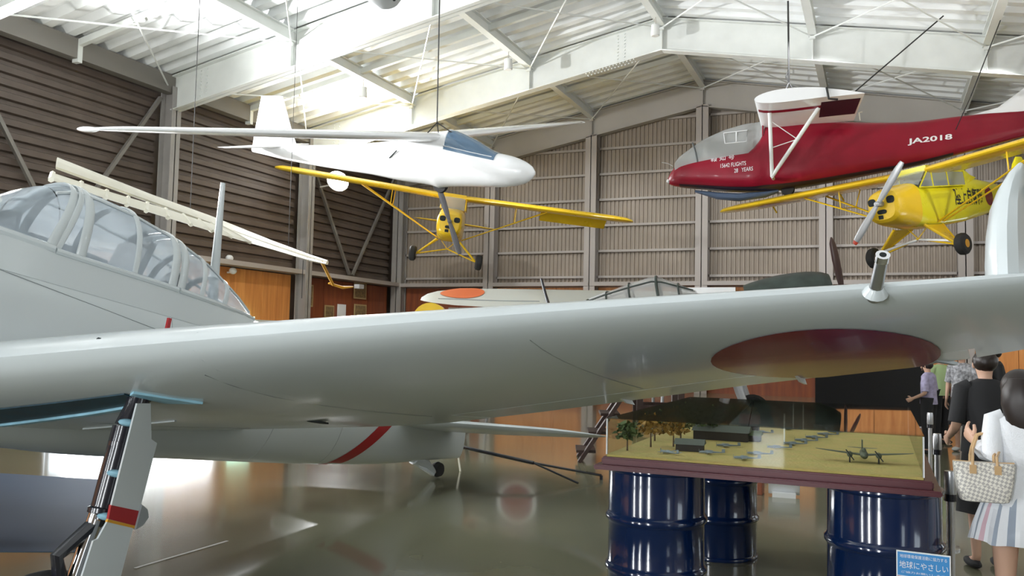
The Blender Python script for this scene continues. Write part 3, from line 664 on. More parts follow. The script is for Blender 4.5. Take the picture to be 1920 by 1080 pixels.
ZB(MB().ell((4.22,0,.56),.06,.13,.12),'head_rest',M_seat)
g=[FZ.pt(lerp(2.5,4.75,i/14),lerp(PI*.28,PI*.72,j/8),.004) for i in range(15) for j in range(9)]
ZB(MB().add(g,[(i*9+j,i*9+j+1,(i+1)*9+j+1,(i+1)*9+j) for i in range(14) for j in range(8)]),'cockpit_floor',M_inside)
ZB(MB().bx(2.72,2.80,-.3,.3,.45,.66),'instrument_panel',M_inside)
ZB(MB().path([(4.66,0,.45),(4.60,0,.85),(4.545,0,1.25),(4.505,0,1.55)],[.055,.045,.033,.024],14,.6,up=(0,1,0)),'antenna_mast',M_zero)
for X,Z,r in ((2.60,.50,.055),(2.92,.40,.016),(2.0,.35,.05)):
    y=FZ.side(X,Z); ZB(MB().ell((X,y-.005,Z),r*2 if r>.03 else r*1.5,.012,r*.7,14,6),'gun_trough' if r>.03 else 'filler_hole',M_inside)
# panel seams standing slightly proud of the skin
for X in (2.3,3.95,5.2,6.1):
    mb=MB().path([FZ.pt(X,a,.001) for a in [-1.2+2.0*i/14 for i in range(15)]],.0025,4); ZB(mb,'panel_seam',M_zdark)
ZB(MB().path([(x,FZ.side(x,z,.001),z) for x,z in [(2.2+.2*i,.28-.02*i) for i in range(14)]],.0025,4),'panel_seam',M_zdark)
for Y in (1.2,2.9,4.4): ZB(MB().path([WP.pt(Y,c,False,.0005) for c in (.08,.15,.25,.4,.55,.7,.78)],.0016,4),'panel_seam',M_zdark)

# ------------------------------------------------------------------ high-wing yellow aeroplanes (two of a kind)
def yellow_plane(M, label, body, prop_mat, prop_ang, army, redtips):
    t=tag(empty('yellow_aeroplane',M=M),label,'aeroplane')
    B=lambda mb,name,m,parent=t,**k: mb.build(name,m,parent=parent,flip=True,**k)
    S0=-.13 if army else 0.   # the cabin sill sits lower on the army aeroplane
    F=Fus([(.10,.16,-.36,.27,3,.5),(.16,.22,-.42,.335,3,.5),(.45,.30,-.50,.37,2.8,.5),(.95,.36,-.56,.375,3.2,.5),(1.15,.38+S0*.9,-.58,.375,4,.5),(1.6,.39+S0,-.58,.375,5,.5),(2.9,.42+S0,-.52,.37,5,.5),(3.0,.50,-.51,.36,4,.45),(4.2,.42,-.36,.27,4,.5),(5.5,.27,-.16,.15,4,.5),(6.5,.15,.0,.05,4,.5)])
    B(F.mesh(MB(),.95,n=36,step=.2),'fuselage',body); side=body; body=M_yel
    cw_=B(F.mesh(MB(),.10,.95,n=40,step=.06),'engine_cowl',body)
    # cylinder openings and intakes, dark plates let into the cowl face
    for s_ in (-1,1):
        B(MB().loft([[(x,s_*.20+.085*spow(math.cos(a),.7)*k,.02+.075*spow(math.sin(a),.7)*k) for a in [2*PI*j/20 for j in range(20)]] for x,k in ((.094,1.),(.12,.9))]),'cowl_opening',M_inside,parent=cw_)
    B(MB().loft([[(x,-.01+.10*spow(math.cos(a),.7)*k,-.20+.045*spow(math.sin(a),.7)*k) for a in [2*PI*j/20 for j in range(20)]] for x,k in ((.088,1.),(.12,.9))]),'air_intake',M_inside,parent=cw_)
    B(MB().bx(.093,.13,-.10,.0,-.345,-.265),'oil_cooler_intake',M_inside,parent=cw_)
    hb=B(MB().lathe([(.02,-.10),(.055,-.085),(.06,.0),(.06,.15)],(.0,0,-.04),(1,0,0),18),'propeller_hub',prop_mat)
    c,s_=math.cos(prop_ang),math.sin(prop_ang)
    for k in (1,-1):
        D=Vector((0,c*k,s_*k)); P=[Vector((-.04,0,-.04))+D*r for r in (.03,.25,.55,.80,.95)]
        B(MB().path(P[:5],[.045,.07,.085,.075,.045],12,.28,up=(1,0,0)),'propeller_blade',prop_mat)
        if redtips: B(MB().path([Vector((-.04,0,-.04))+D*.885,Vector((-.04,0,-.04))+D*.955],[.064,.046],12,.30,up=(1,0,0)),'blade_tip',M_redtip if k<0 else M_pgrey)
    # wings
    WZ,DH=(.60,.19) if army else (.72,.09)
    for sg in (1,-1):
        w=Wing([(sg*.33,1.35,2.95,WZ,.115,.02),(sg*4.7,1.35,2.95,WZ+DH,.115,.02),(sg*5.1,1.40,2.86,WZ+DH*1.08,.11,.02),(sg*5.3,1.58,2.66,WZ+DH*1.1,.09,.02),(sg*5.37,1.85,2.35,WZ+DH*1.1,.06,.02)])
        B(w.mesh(w.mesh(w.mesh(MB(),[sg*q for q in (.33,1.2,2.6)],0,1,14),[sg*q for q in (2.6,3.6,4.7)],0,.77,14),[sg*q for q in (4.7,5.1,5.3,5.37)],0,1,14),'wing',body)
        al=w.mesh(MB(),[sg*q for q in (2.63,3.6,4.67)],.78,1,6)
        if not army and sg>0: # port aileron droops
            al.v=[(x,y,z-.75*max(0,(x-2.6))) for x,y,z in al.v]
        B(al,'aileron',body)
        for xs,nm in ((1.62,'wing_strut'),(2.5,'wing_strut')):
            B(MB().tube((1.55 if xs<2 else 1.75,sg*.36,-.50),w.ptx(xs,sg*2.75,False),.038,n=8,flat=.5,up=(0,0,1)),nm,body)
            p=Vector((1.55 if xs<2 else 1.75,sg*.36,-.50)).lerp(w.ptx(xs,sg*2.75,False),.62); q=w.ptx(xs,sg*(p.y*sg),False)
            B(MB().tube(p,q,.014,n=6),'jury_strut',body)
        p1=Vector((1.55,sg*.36,-.5)).lerp(w.ptx(1.62,sg*2.75,False),.62); p2=Vector((1.75,sg*.36,-.5)).lerp(w.ptx(2.5,sg*2.75,False),.62)
        B(MB().tube(p1,p2,.012,n=6),'jury_strut',body)
        # landing gear: V legs, shock strut, wheel
        ax=Vector((1.15,sg*.86,-1.05)); f=Vector((1.0,sg*.33,-.55)); r=Vector((1.75,sg*.33,-.56))
        B(MB().tube(f,ax,.03,n=8),'gear_leg',body); B(MB().tube(r,ax+Vector((.05,0,.02)),.022,n=8),'gear_leg',body)
        if army:
            B(MB().loft([[f+Vector((.02,sg*.004,0)),f+Vector((.02,-sg*.004,0)),ax+Vector((0,-sg*.004,.03)),ax+Vector((0,sg*.004,.03))],[r+Vector((-.02,sg*.004,0)),r+Vector((-.02,-sg*.004,0)),ax+Vector((.06,-sg*.004,.03)),ax+Vector((.06,sg*.004,.03))]]),'gear_fairing',body)
            B(MB().tube(ax+Vector((0,-sg*.12,.10)),(1.3,sg*.03,-.82),.028,n=10),'shock_strut',M_white)
        B(MB().tube(ax+Vector((0,-sg*.02,0)),(1.3,0,-.80),.020,n=8),'axle_strut',body)
        B(MB().tube((1.3,0,-.80),(1.35,sg*.2,-.58),.014,n=6),'axle_strut',body)
        wh=B(MB().lathe([(.07,-.09),(.17,-.10),(.215,-.06),(.225,0),(.215,.06),(.17,.10),(.07,.09)],ax+Vector((0,sg*.10,-.01)),(0,1,0),24),'wheel',M_tyre)
        B(MB().lathe([(.02,-.10),(.085,-.095),(.085,.095),(.02,.10)],ax+Vector((0,sg*.10,-.01)),(0,1,0),16),'wheel_hub',M_yel_line if army else M_pgrey,parent=wh)
    # cabin: centre section, glass, frames
    B(MB().bx(1.40,2.92,-.34,.34,WZ-.03,WZ+.10),'cabin_roof',side)
    gl=MB()
    gl.loft([[(.99,-.34,.34+S0*.5),(.93,-.15,.36),(.93,.15,.36),(.99,.34,.34+S0*.5)],[(1.38,-.32,WZ-.01),(1.36,-.15,WZ),(1.36,.15,WZ),(1.38,.32,WZ-.01)]],closed=False)
    ws=B(gl,'windscreen',M_cubglass); 
    for sg in (1,-1):
        g=MB().add([(1.02,sg*.362,.36+S0),(2.95,sg*.358,.40+S0),(2.95,sg*.345,min(.62,WZ-.04)),(2.55,sg*.345,WZ-.03),(1.42,sg*.345,WZ-.03)],[(0,1,2,3,4)])
        wnd=B(g,'cabin_window',M_cubglass)
        for a,b in (((1.0,.36+S0),(1.42,WZ-.01)),((1.55,.37+S0),(1.55,WZ-.01)),((2.2,.39+S0),(2.2,WZ-.01)),((1.0,.355+S0),(2.95,.40+S0)),((2.95,.40+S0),(2.95,min(.64,WZ-.03)))):
            B(MB().tube((a[0],sg*.362,a[1]),(b[0],sg*.352,b[1]),.014,n=6),'window_frame',side,parent=wnd)
    B(MB().loft([[(2.95,-.355,.40+S0),(2.95,.355,.40+S0),(2.95,.33,WZ+.05),(2.95,-.33,WZ+.05)],[(3.6,-.30,.45),(3.6,.30,.45),(3.6,.20,.52),(3.6,-.20,.52)]]),'cabin_fairing',side)
    for y in (-.0,): B(MB().bx(1.9,1.98,-.2,.2,.2,.45),'seat',M_seat); B(MB().bx(2.6,2.68,-.2,.2,.2,.45),'seat',M_seat)
    # tail
    fin=[(1,c) for c in (1,.7,.4,.15,0)]+[(-1,c) for c in (.15,.4,.7)]
    B(MB().loft([[(x0+(x1-x0)*c,k*naca(c,.07)*(x1-x0),z) for k,c in fin] for x0,x1,z in ((5.7,6.85,.12),(5.95,6.98,.5),(6.2,6.95,.85),(6.45,6.8,1.05))]),'tail_fin',side)
    for sg in (1,-1):
        T=Wing([(sg*.05,5.5,6.8,.12,.06,0),(sg*.9,5.6,6.8,.12,.06,0),(sg*1.3,5.8,6.6,.12,.06,0),(sg*1.45,6.0,6.4,.12,.05,0)]); B(T.mesh(MB(),[sg*q for q in (.05,.5,.9,1.15,1.3,1.45)],0,1,8),'tailplane',side)
    B(MB().tube((6.3,0,-.02),(6.75,0,-.22),.025,n=8).lathe([(.02,-.03),(.08,-.03),(.08,.03),(.02,.03)],(6.8,0,-.25),(0,1,0),14),'tail_wheel',M_tyre)
    if army:
        mb=put_text(MB(),'陸上自衛隊',lambda u,v:(lerp(2.35,3.75,u),F.side(lerp(2.35,3.75,u),lerp(-.17,.20,v),.005),lerp(-.17,.20,v)),.02)
        B(mb,'lettering',M_kanji)
        cX,cZ,r=4.12,.03,.22; B(disc(MB(),lambda u,v:(cX+r*u,F.side(cX+r*u,cZ+r*v,.004),cZ+r*v)),'red_roundel',M_hred)
        w=Wing([(-.33,1.35,2.95,WZ,.115,.02),(-4.7,1.35,2.95,WZ+DH,.115,.02)])
        B(disc(MB(),lambda u,v:w.ptx(1.98+.52*u,-3.75+.52*v,False,.005)),'red_roundel',M_hred)
        for yy in (-2.62,-4.6): B(MB().beam(w.ptx(2.9,yy,False),w.ptx(2.9,yy,False)+Vector((.12,0,-.16)),.03,.03),'aileron_hinge',body)
    return t
def cable_obj(name,p,q,label,r=.012,extra=None):
    mb=MB().tube(p,q,r,n=6)
    for a,b in (extra or []): mb.tube(a,b,r*.8,n=6)
    return tag(mb.build(name,M_cable,origin=p),label,'cable')
LC=pose((-10.834,20.742,4.902),-.448,-.099,-.122)
yellow_plane(LC,'yellow high-wing aeroplane hanging nose-on below the white glider',M_yel,M_dprop,2.02,False,False)
k=.925; RC=pose((.015*k,19.354*k,1.6+3.085*k),.534,-.128,.085) @ Matrix.Scale(.965,4)
yellow_plane(RC,'lemon yellow high-wing aeroplane with black characters, hanging below the crimson glider',M_lem,M_pgrey,.84,True,True)

# ------------------------------------------------------------------ white glider
GP=pose((-5.665,14.488,4.807),-1.5,-.123,.245)
wg=tag(empty('white_glider',M=GP),'white single-seat glider with blue-tinted canopy hanging below the roof','glider')
B=lambda mb,name,m,parent=wg,**k: mb.build(name,m,parent=parent,flip=True,**k)
FG=Fus([(.16,-.08,-.14,.02),(.22,.0,-.22,.08),(.37,.09,-.32,.17),(.65,.18,-.39,.24),(1.0,.24,-.42,.28),(1.5,.47,-.44,.30),(2.0,.62,-.47,.30),(2.25,.58,-.51,.30),(2.4,.55,-.47,.30),(3.1,.42,-.42,.27),(3.9,.32,-.33,.21),(4.75,.25,-.27,.16),(5.9,.20,-.17,.11),(7.22,.14,.0,.05)])
B(FG.mesh(MB(),n=40,step=.12),'fuselage',M_white)
# canopy laid over the cockpit: port and starboard halves meet on the ridge
def canopy_patch(off,x0,x1,low):
    g=[];nu,nv=18,16
    for i in range(nu+1):
        X=lerp(x0,x1,i/nu); zt,zb,w,e,mid=FG.at(X); zm=zb+(zt-zb)*mid; zl=low(X); a0=math.asin(min(.999,max(0,(zl-zm)/(zt-zm)))**(e/2))
        for j in range(nv+1): g.append(FG.pt(X,lerp(a0,PI-a0,j/nv),off))
    return MB().add(g,[(i*(nv+1)+j,i*(nv+1)+j+1,(i+1)*(nv+1)+j+1,(i+1)*(nv+1)+j) for i in range(nu) for j in range(nv)])
M_tint=mat('blue_tinted_canopy',(.10,.17,.26),.08,coat=.5)
cpy=B(canopy_patch(.006,.92,2.0,lambda X:lerp(.10,.27,(X-.92)/1.08)),'canopy',M_tint)
B(MB().path([FG.pt(2.0,lerp(.45,PI-.45,j/14),.006) for j in range(15)],.018,6),'canopy_frame',M_white,parent=cpy)
B(MB().path([(X,-FG.side(X,lerp(.16,.33,(X-.95)/1.0),.009),lerp(.16,.33,(X-.95)/1.0)) for X in ysn(.98,1.98,8)],.007,6),'canopy_rail',M_white,parent=cpy)
for sg in (1,-1):
    zr,zt_=(.46,.755) if sg<0 else (.46,.70)
    w=Wing([(sg*.15,2.12,3.25,zr+.03,.17,.02,zr-.05),(sg*4.5,2.2,3.0,lerp(zr,zt_,.6)+.02,.16,.02,lerp(zr,zt_,.6)-.04),(sg*7.0,2.34,2.84,lerp(zr,zt_,.93)+.015,.14,.02,lerp(zr,zt_,.93)-.02),(sg*7.25,2.42,2.76,lerp(zr,zt_,.97),.12,.02),(sg*7.36,2.5,2.62,zt_,.08,.02)])
    B(w.mesh(MB(),[sg*q for q in (.15,1.2,2.4,3.6)],0,1,16),'wing',M_white)
    B(w.mesh(w.mesh(MB(),[sg*q for q in (3.6,5.2,6.9)],0,.80,16),[sg*q for q in (6.9,7.1,7.25,7.36)],0,1,16),'wing_panel',M_white)
    B(w.mesh(MB(),[sg*q for q in (3.62,5.2,6.88)],.81,1,6),'aileron',M_white)
    B(MB().ell((2.60,sg*7.33,zt_-.01),.22,.035,.035,14,8),'tip_skid',M_white)
    T=Wing([(sg*.03,6.35,7.15,.16,.09,0),(sg*1.0,6.55,7.1,.16,.08,0),(sg*1.2,6.65,7.05,.16,.05,0)]); B(T.mesh(MB(),[sg*q for q in (.03,.5,1.0,1.2)],0,1,8),'tailplane',M_white)
fin=[(1,c) for c in (1,.7,.4,.15,.04,0)]+[(-1,c) for c in (.04,.15,.4,.7)]
B(MB().loft([[(x0+(x1-x0)*c,k*naca(c,.10)*(x1-x0),z) for k,c in fin] for x0,x1,z in ((5.9,7.25,.10),(6.07,7.12,.55),(6.28,6.9,1.23))]),'tail_fin',M_white)
B(MB().lathe([(.05,-.05),(.15,-.05),(.17,0),(.15,.05),(.05,.05)],(2.24,0,-.44),(0,1,0),18),'wheel',M_tyre)
B(MB().path([(3.1,-.275,.20),(3.28,-.27,.05)],.012,6),'vent_slot',M_inside)
cable_obj('hanging_cable',(-7.56,13.8,zp(-7.56)+.2),(-7.80,14.30,5.78),'thin dark cable holding up the white glider',.014,[((-7.80,14.30,5.78),(-7.8,13.95,5.50)),((-7.80,14.30,5.78),(-7.9,14.6,5.50)),((-7.80,14.30,5.78),(-7.4,14.4,5.50))])

# ------------------------------------------------------------------ crimson glider
K=1.225; d0=(Vector((-3.91037588,16.9661029,4.85243786))-Vector((0,0,1.6)))/17.3*21.2
RP=pose(Vector((0,0,1.70))+d0,math.radians(85),0.)
rg=tag(empty('crimson_glider',M=RP),'crimson strut-braced glider with white lettering and cut-off white wing stub','glider')
def s3(v): return [tuple(c*K for c in p) for p in v]
def B(mb,name,m,parent=rg,**k): mb.v=s3(mb.v); return mb.build(name,m,parent=parent,flip=True,**k)
FR=Fus([(0,.02,-.06,.03,2.2,.5),(.06,.14,-.10,.12,2.2,.5),(.14,.24,-.13,.19,2.3,.5),(.3,.32,-.16,.26,2.5,.5),(.72,.40,-.21,.33,2.8,.5),(1.24,.47,-.27,.36,3,.5),(1.65,.52,-.29,.37,3.2,.5),(1.80,.70,-.29,.37,3.2,.5),(1.90,.98,-.29,.36,3.2,.5),(2.54,1.02,-.24,.36,3.2,.45),(3.3,.98,-.13,.32,3,.45),(3.88,.93,-.03,.28,3,.45),(4.43,.91,.06,.24,2.8,.45),(5.32,.97,.27,.18,2.8,.45),(6.36,1.02,.54,.11,2.8,.45),(7.3,1.05,.78,.05,2.8,.45)])
B(FR.mesh(MB(),n=40,step=.14),'fuselage',M_red)
# underside shading painted on as a dark strip
g=[];nu,nv=40,10
for i in range(nu+1):
    X=lerp(.25,5.2,i/nu)
    for j in range(nv+1): g.append(FR.pt(X,-PI/2+lerp(-.62,.62,j/nv),.004))
B(MB().add(g,[(i*(nv+1)+j,i*(nv+1)+j+1,(i+1)*(nv+1)+j+1,(i+1)*(nv+1)+j) for i in range(nu) for j in range(nv)]),'belly_shade',M_belly)
B(MB().path([(.55,0,-.25),(1.0,0,-.36),(1.4,0,-.40),(1.9,0,-.36),(2.15,0,-.30)],[.05,.14,.16,.12,.05],12,.5,up=(0,0,1)),'nose_skid',M_skid)
wh=B(MB().lathe([(.05,-.05),(.11,-.055),(.13,0),(.11,.055),(.05,.05)],(2.32,0,-.275),(0,1,0),20),'wheel',M_tyre)
B(MB().ell((.025,.03,-.03),.05,.06,.045,12,6),'nose_highlight',M_white)  # white blob painted on as the nose's highlight
# canopy of grey perspex with frames
RC_=[(.10,.28),(.24,.45),(.48,.62),(.72,.78),(1.13,.95),(1.5,1.04),(1.85,1.08)]
def rcz(x):
    for (a,za),(b,zb_) in zip(RC_,RC_[1:]):
        if x<=b: return lerp(za,zb_,max(0,(x-a)/(b-a)))
    return 1.08
def rsill(x): return FR.at(x)[0]-.10 if x<1.6 else lerp(.42,.72,(x-1.6)/.25)
M_persp=mat('grey_perspex',(.48,.50,.49),.12,alpha=.62)
def rarch(x,a):
    w=max(.06,FR.side(x,min(rsill(x),FR.at(x)[0]-.03))); zs=rsill(x); h=max(.02,rcz(x)-zs); return Vector((x,w*spow(math.cos(a),.55),zs+h*abs(math.sin(a))**.75))
cpy=B(MB().loft([[rarch(lerp(.16,1.88,i/18),PI*j/18) for j in range(19)] for i in range(19)],closed=False),'canopy',M_persp,angle=60)
for x in (.62,1.86): B(MB().path([rarch(x,PI*j/18)+Vector((.12*math.sin(PI*j/18)*(-1 if x<1 else 0),0,0)) for j in range(19)],.016,6),'canopy_hoop',M_seat if x<1 else M_red,parent=cpy)
B(MB().path([Vector((1.15,.30,.62)),Vector((1.55,.30,.64)),Vector((1.57,.30,.86)),Vector((1.12,.30,.83)),Vector((1.15,.30,.62))],.010,6),'seat_tube_frame',M_white)
B(MB().bx(1.35,1.37,.28,.30,.63,.85),'seat_tube_frame',M_white)
B(MB().loft([[(.50,-.2,.34),(.50,.2,.34),(.68,.2,.40),(.68,-.2,.40)],[(.56,-.16,.50),(.56,.16,.50),(.66,.16,.53),(.66,-.16,.53)]]),'instrument_panel',M_inside)
B(MB().path([(.10,0,.28),(.0,0,.34),(-.12,.03,.36)],.006,6),'yaw_probe',M_rod)
# wing stubs with red trim stripes, root end caps, struts
for sg in (1,-1):
    w=Wing([(sg*.20,1.82,3.50,.96,.135,.03),(sg*1.30,1.74,3.62,1.17,.13,.03)])
    wn=B(w.mesh(MB(),[sg*q for q in (.20,.7,1.28)],0,1,20),'wing_stub',M_white)
    mb=MB(); 
    mb.add([w.pt(sg*y,c,False,.004) for c in ysn(.02,.62,12) for y in (.90,1.0)],[(2*i,2*i+1,2*i+3,2*i+2) for i in range(12)]); B(mb,'trim_stripe',M_red,parent=wn)
    mb=MB(); mb.add([w.pt(sg*y,c,False,.004) for c in ysn(.62,.98,8) for y in (.50,1.12)],[(2*i,2*i+1,2*i+3,2*i+2) for i in range(8)]); B(mb,'bare_panel',M_belly,parent=wn)
    B(w.mesh(MB(),[sg*1.28,sg*1.31],0,.66,18),'end_rib',M_white,parent=wn)
    B(MB().path([w.pt(sg*1.33,.66,True),w.pt(sg*1.34,.68,False)+Vector((0,0,-.05)),w.pt(sg*1.28,.76,False)+Vector((0,0,-.06))],.02,6),'strap',M_cable,parent=wn)
    lo=Vector((2.04,sg*.62,-.13)); a=w.ptx(2.0,sg*.9,False); b=w.ptx(2.86,sg*.9,False)
    B(MB().tube(a,lo,.035,n=10),'wing_strut',M_rod); B(MB().tube(b,lo,.038,n=10),'wing_strut',M_rod)
    for p,q in ((.12,.45),(.55,.45)): B(MB().tube(a.lerp(lo,p),b.lerp(lo,q),.009,n=6),'strut_brace',M_rod)
    B(MB().tube(lo,(2.06,sg*.33,-.12),.03,n=8),'strut_foot',M_rod)
    T=Wing([(sg*.03,6.6,7.5,1.05,.08,0),(sg*1.5,6.8,7.4,1.05,.08,0)]); B(T.mesh(MB(),[sg*.03,sg*.8,sg*1.5],0,1,8),'tailplane',M_red)
B(MB().loft([[(x0+(x1-x0)*c,k*naca(c,.08)*(x1-x0),z) for k,c in fin] for x0,x1,z in ((5.5,7.4,.985),(5.95,7.55,1.10),(6.6,7.6,1.6),(6.9,7.55,1.9))]),'tail_fin',M_white)
B(MB().path([(3.62,.1,.98),(3.60,.1,1.13),(3.66,.1,1.14)],.012,6),'wing_pin',M_cream)
def rtext(t_,x0,x1,z0,z1,dz): 
    return put_text(MB(),t_,lambda u,v:(lerp(x0,x1,u),FR.side(lerp(x0,x1,u),lerp(z0,z1,v)+dz*u,.005),lerp(z0,z1,v)+dz*u))
B(put_text(MB(),'JA2018',lambda u,v:(lerp(4.42,5.17,u),FR.side(lerp(4.42,5.17,u),lerp(.42,.55,v)+.065*u,.005),lerp(.42,.55,v)+.065*u),.025),'registration_lettering',M_letter)
B(rtext('報 知 号',.88,1.33,.26,.36,.03),'name_lettering',M_letter)
B(rtext('15642 FLIGHTS',1.07,1.55,.13,.21,.03),'flight_count_lettering',M_letter)
B(rtext('28   YEARS',1.33,1.68,.02,.10,.03),'years_lettering',M_letter)
cable_obj('hanging_cable',(-1.97,21.1,zp(-1.97)+.2),(-1.96,21.27,8.0),'dark cable with a knotted loop above the crimson glider canopy',.022,[((-1.96,21.27,8.0),(-1.79,21.0,7.62)),((-1.96,21.27,8.0),(-2.07,21.0,7.62)),((-1.96,21.27,8.35),(-2.03,21.26,8.15)),((-2.03,21.26,8.15),(-1.96,21.27,8.0))])
cable_obj('hanging_cable',(1.42,21.6,zp(1.42)+.2),(-.62,20.95,7.42),'slanting dark cable at the rear of the crimson wing stub',.016)
cable_obj('hanging_cable',(2.55,21.2,zp(2.55)+.1),(1.92,21.16,7.27),'thin cable hanging from the purlin at the right edge',.012,[((1.92,21.16,7.27),(1.6,21.0,6.5))])

# ------------------------------------------------------------------ dark green fighter behind the wing
DP=pose((-.24495,15.97465,2.47745),-1.702,.19)
df=tag(empty('dark_fighter',M=DP),'dark green fighter with framed greenhouse canopy standing behind the grey wing','aeroplane')
B=lambda mb,name,m,parent=df,**k: mb.build(name,m,parent=parent,flip=True,**k)
FD=Fus([(.48,.52,-.55,.50),(.6,.58,-.6,.56),(.95,.645,-.64,.6),(1.3,.66,-.64,.6),(1.76,.62,-.63,.58),(1.93,.59,-.62,.56),(1.94,.49,-.62,.54),(2.4,.52,-.66,.54),(2.9,.63,-.68,.52),(4.9,.74,-.66,.46),(5.6,.80,-.60,.40),(6.5,.66,-.48,.30),(7.6,.50,-.34,.17),(8.4,.40,-.18,.06)])
B(FD.mesh(MB(),1.94,n=36,step=.2),'fuselage',M_dgreen)
cw2=B(FD.mesh(MB(),.48,1.93,n=36,step=.12),'engine_cowl',M_dgreen)
B(MB().path([FD.pt(x,1.25,.004) for x in ysn(.85,1.5,6)],[.01,.05,.06,.06,.05,.03,.01],8,.25,up=(0,0,1)),'cowl_intake',M_inside,parent=cw2)
for sd in (1,-1): B(MB().path([Vector((x,sd*FD.side(x,.38,.01),.38-.12*(x-1.5))) for x in ysn(1.55,2.05,5)],[.01,.04,.045,.04,.03,.02],8,.5),'exhaust_pipe',M_black,parent=cw2)
B(MB().lathe([(.0,-.08),(.14,.0),(.20,.18),(.22,.35)],(.1,0,-.02),(1,0,0),20),'spinner',M_brownprop)
for a in (1.56,1.56+2*PI/3,1.56+4*PI/3):
    dd=Vector((0,math.cos(a),math.sin(a))); B(MB().path([Vector((.30,0,-.02))+dd*r for r in (.15,.4,.75,1.05,1.17)],[.06,.13,.16,.13,.03],12,.2,up=(.85,.45,0)),'propeller_blade',M_brownprop)
DC=[(2.75,.64),(3.33,1.0),(3.5,1.05),(3.93,1.0),(4.36,.92),(4.95,.80)]
def dcz(x):
    for (a,za),(b,zb_) in zip(DC,DC[1:]):
        if x<=b: return lerp(za,zb_,max(0,(x-a)/(b-a)))
    return .8
def darch(x,a,off=0):
    zs=lerp(.58,.70,(x-2.75)/2.2); return Vector((x,(lerp(.26,.36,min(1,(x-2.75)/.5)) if x<4.4 else lerp(.36,.15,(x-4.4)/.6))*spow(math.cos(a),.7)+off*math.cos(a),zs+max(.01,dcz(x)-zs+off)*abs(math.sin(a))**.8))
M_pale=mat('pale_perspex',(.62,.62,.60),.12,alpha=.42)
dg=B(MB().loft([[darch(lerp(2.76,4.95,i/22),PI*j/16) for j in range(17)] for i in range(23)],closed=False),'canopy',M_pale,angle=60)
for x in (3.05,3.42,3.93,4.36,4.75): B(MB().path([darch(x,PI*j/16,.006) for j in range(17)],.028 if x in (3.42,) else .018,6),'canopy_hoop',M_dgreen,parent=dg)
for an in (.75,PI-.75): B(MB().path([darch(x,an,.006) for x in ysn(2.8,4.9,12)],.016,6),'canopy_stringer',M_dgreen,parent=dg)
B(MB().path([darch(x,PI/2,.006) for x in ysn(4.4,4.93,5)],.02,6),'canopy_spine',M_pgrey,parent=dg)
B(MB().loft([[(3.9,-.18,.55),(3.9,.18,.55),(3.96,.18,.55),(3.96,-.18,.55)],[(4.0,-.16,.9),(4.0,.16,.9),(4.05,.16,.9),(4.05,-.16,.9)]]),'seat_back',M_seat)
B(MB().path([(5.50,0,.72),(5.55,0,1.1),(5.58,0,1.42)],[.055,.045,.035],10,.7),'antenna_mast',M_black)
for sg in (1,-1):
    w=Wing([(sg*.3,1.95,4.2,-.42,.14,.01),(sg*4.2,2.35,3.75,-.10,.12,.01),(sg*5.2,2.6,3.4,-.02,.1,.01),(sg*5.6,2.8,3.2,.0,.06,.01)])
    B(w.mesh(MB(),[sg*q for q in (.3,1.5,3,4.2,4.8,5.2,5.45,5.6)],0,1,14),'wing',M_dgreen)
    B(MB().path([(2.4,sg*1.8,-.35),(2.3,sg*1.75,-1.2),(2.2,sg*1.75,-1.75)],[.08,.07,.05],12),'gear_leg',M_pgrey)
    B(MB().lathe([(.15,-.08),(.28,-.09),(.33,0),(.28,.09),(.15,.08)],(2.2,sg*1.65,-1.76),(0,1,0),24),'main_wheel',M_tyre)
    T=Wing([(sg*.08,6.9,8.2,.2,.09,0),(sg*1.9,7.2,8.0,.22,.08,0),(sg*2.2,7.5,7.8,.22,.05,0)]); B(T.mesh(MB(),[sg*q for q in (.08,1,1.9,2.2)],0,1,8),'tailplane',M_dgreen)
    n=32
    for r,m,off,nm in ((.40,M_signw,.004,'roundel_ring'),(.32,M_hred,.007,'red_roundel')):
        B(disc(MB(),lambda u,v:(6.15+r*u,sg*FD.side(6.15+r*u,.08+r*v,off),.08+r*v)),nm,m)
B(MB().loft([[(x0+(x1-x0)*c,k*naca(c,.09)*(x1-x0),z) for k,c in fin] for x0,x1,z in ((6.9,8.5,.45),(7.3,8.55,.8),(7.6,8.45,1.0),(7.9,8.3,1.1))]),'tail_fin',M_dgreen)
B(MB().path([(7.3,0,-.3),(7.5,0,-.75)],.04,8).lathe([(.03,-.05),(.11,-.05),(.11,.05),(.03,.05)],(7.55,0,-.93),(0,1,0),16),'tail_wheel',M_tyre)

# ------------------------------------------------------------------ pale wing with an orange disc on two trestles, near the back wall
a=Vector((-10.34,18.39,0)); b=Vector((-4.18,21.02,0)); dirw=(b-a).normalized(); nrm=Vector((dirw.y,-dirw.x,0))
PM=Matrix(((dirw.x,nrm.x,0,a.x),(dirw.y,nrm.y,0,a.y),(0,0,1,0),(0,0,0,1)))
dw=tag(empty('detached_wing',M=PM),'pale grey aircraft wing with an orange disc, displayed before the back wall','wing')
def wring(s_,z0,z1,off=0):   # tilted: leading edge high and away, trailing edge low and near
    r=[]
    for k in (1,-1):
        for i in (range(12,-1,-1) if k>0 else range(1,12)):
            c=i/12; y=lerp(-.5*(z1-z0)/.42,.5*(z1-z0)/.42,c)*1.5; r.append((s_,y+off,lerp(z1,z0,c)+k*naca(c,.1)*1.1*(z1-z0)/.42))
    return r
secs=[(0.0,2.56,2.64),(.12,2.52,2.74),(.35,2.48,2.82),(.9,2.42,2.90),(2.0,2.38,2.93),(4.0,2.40,2.94),(6.7,2.44,2.96)]
dw1=MB().loft([wring(*q) for q in secs]).build('wing_panel',mat('pale_wing_paint',(.60,.62,.58),.4),parent=dw)
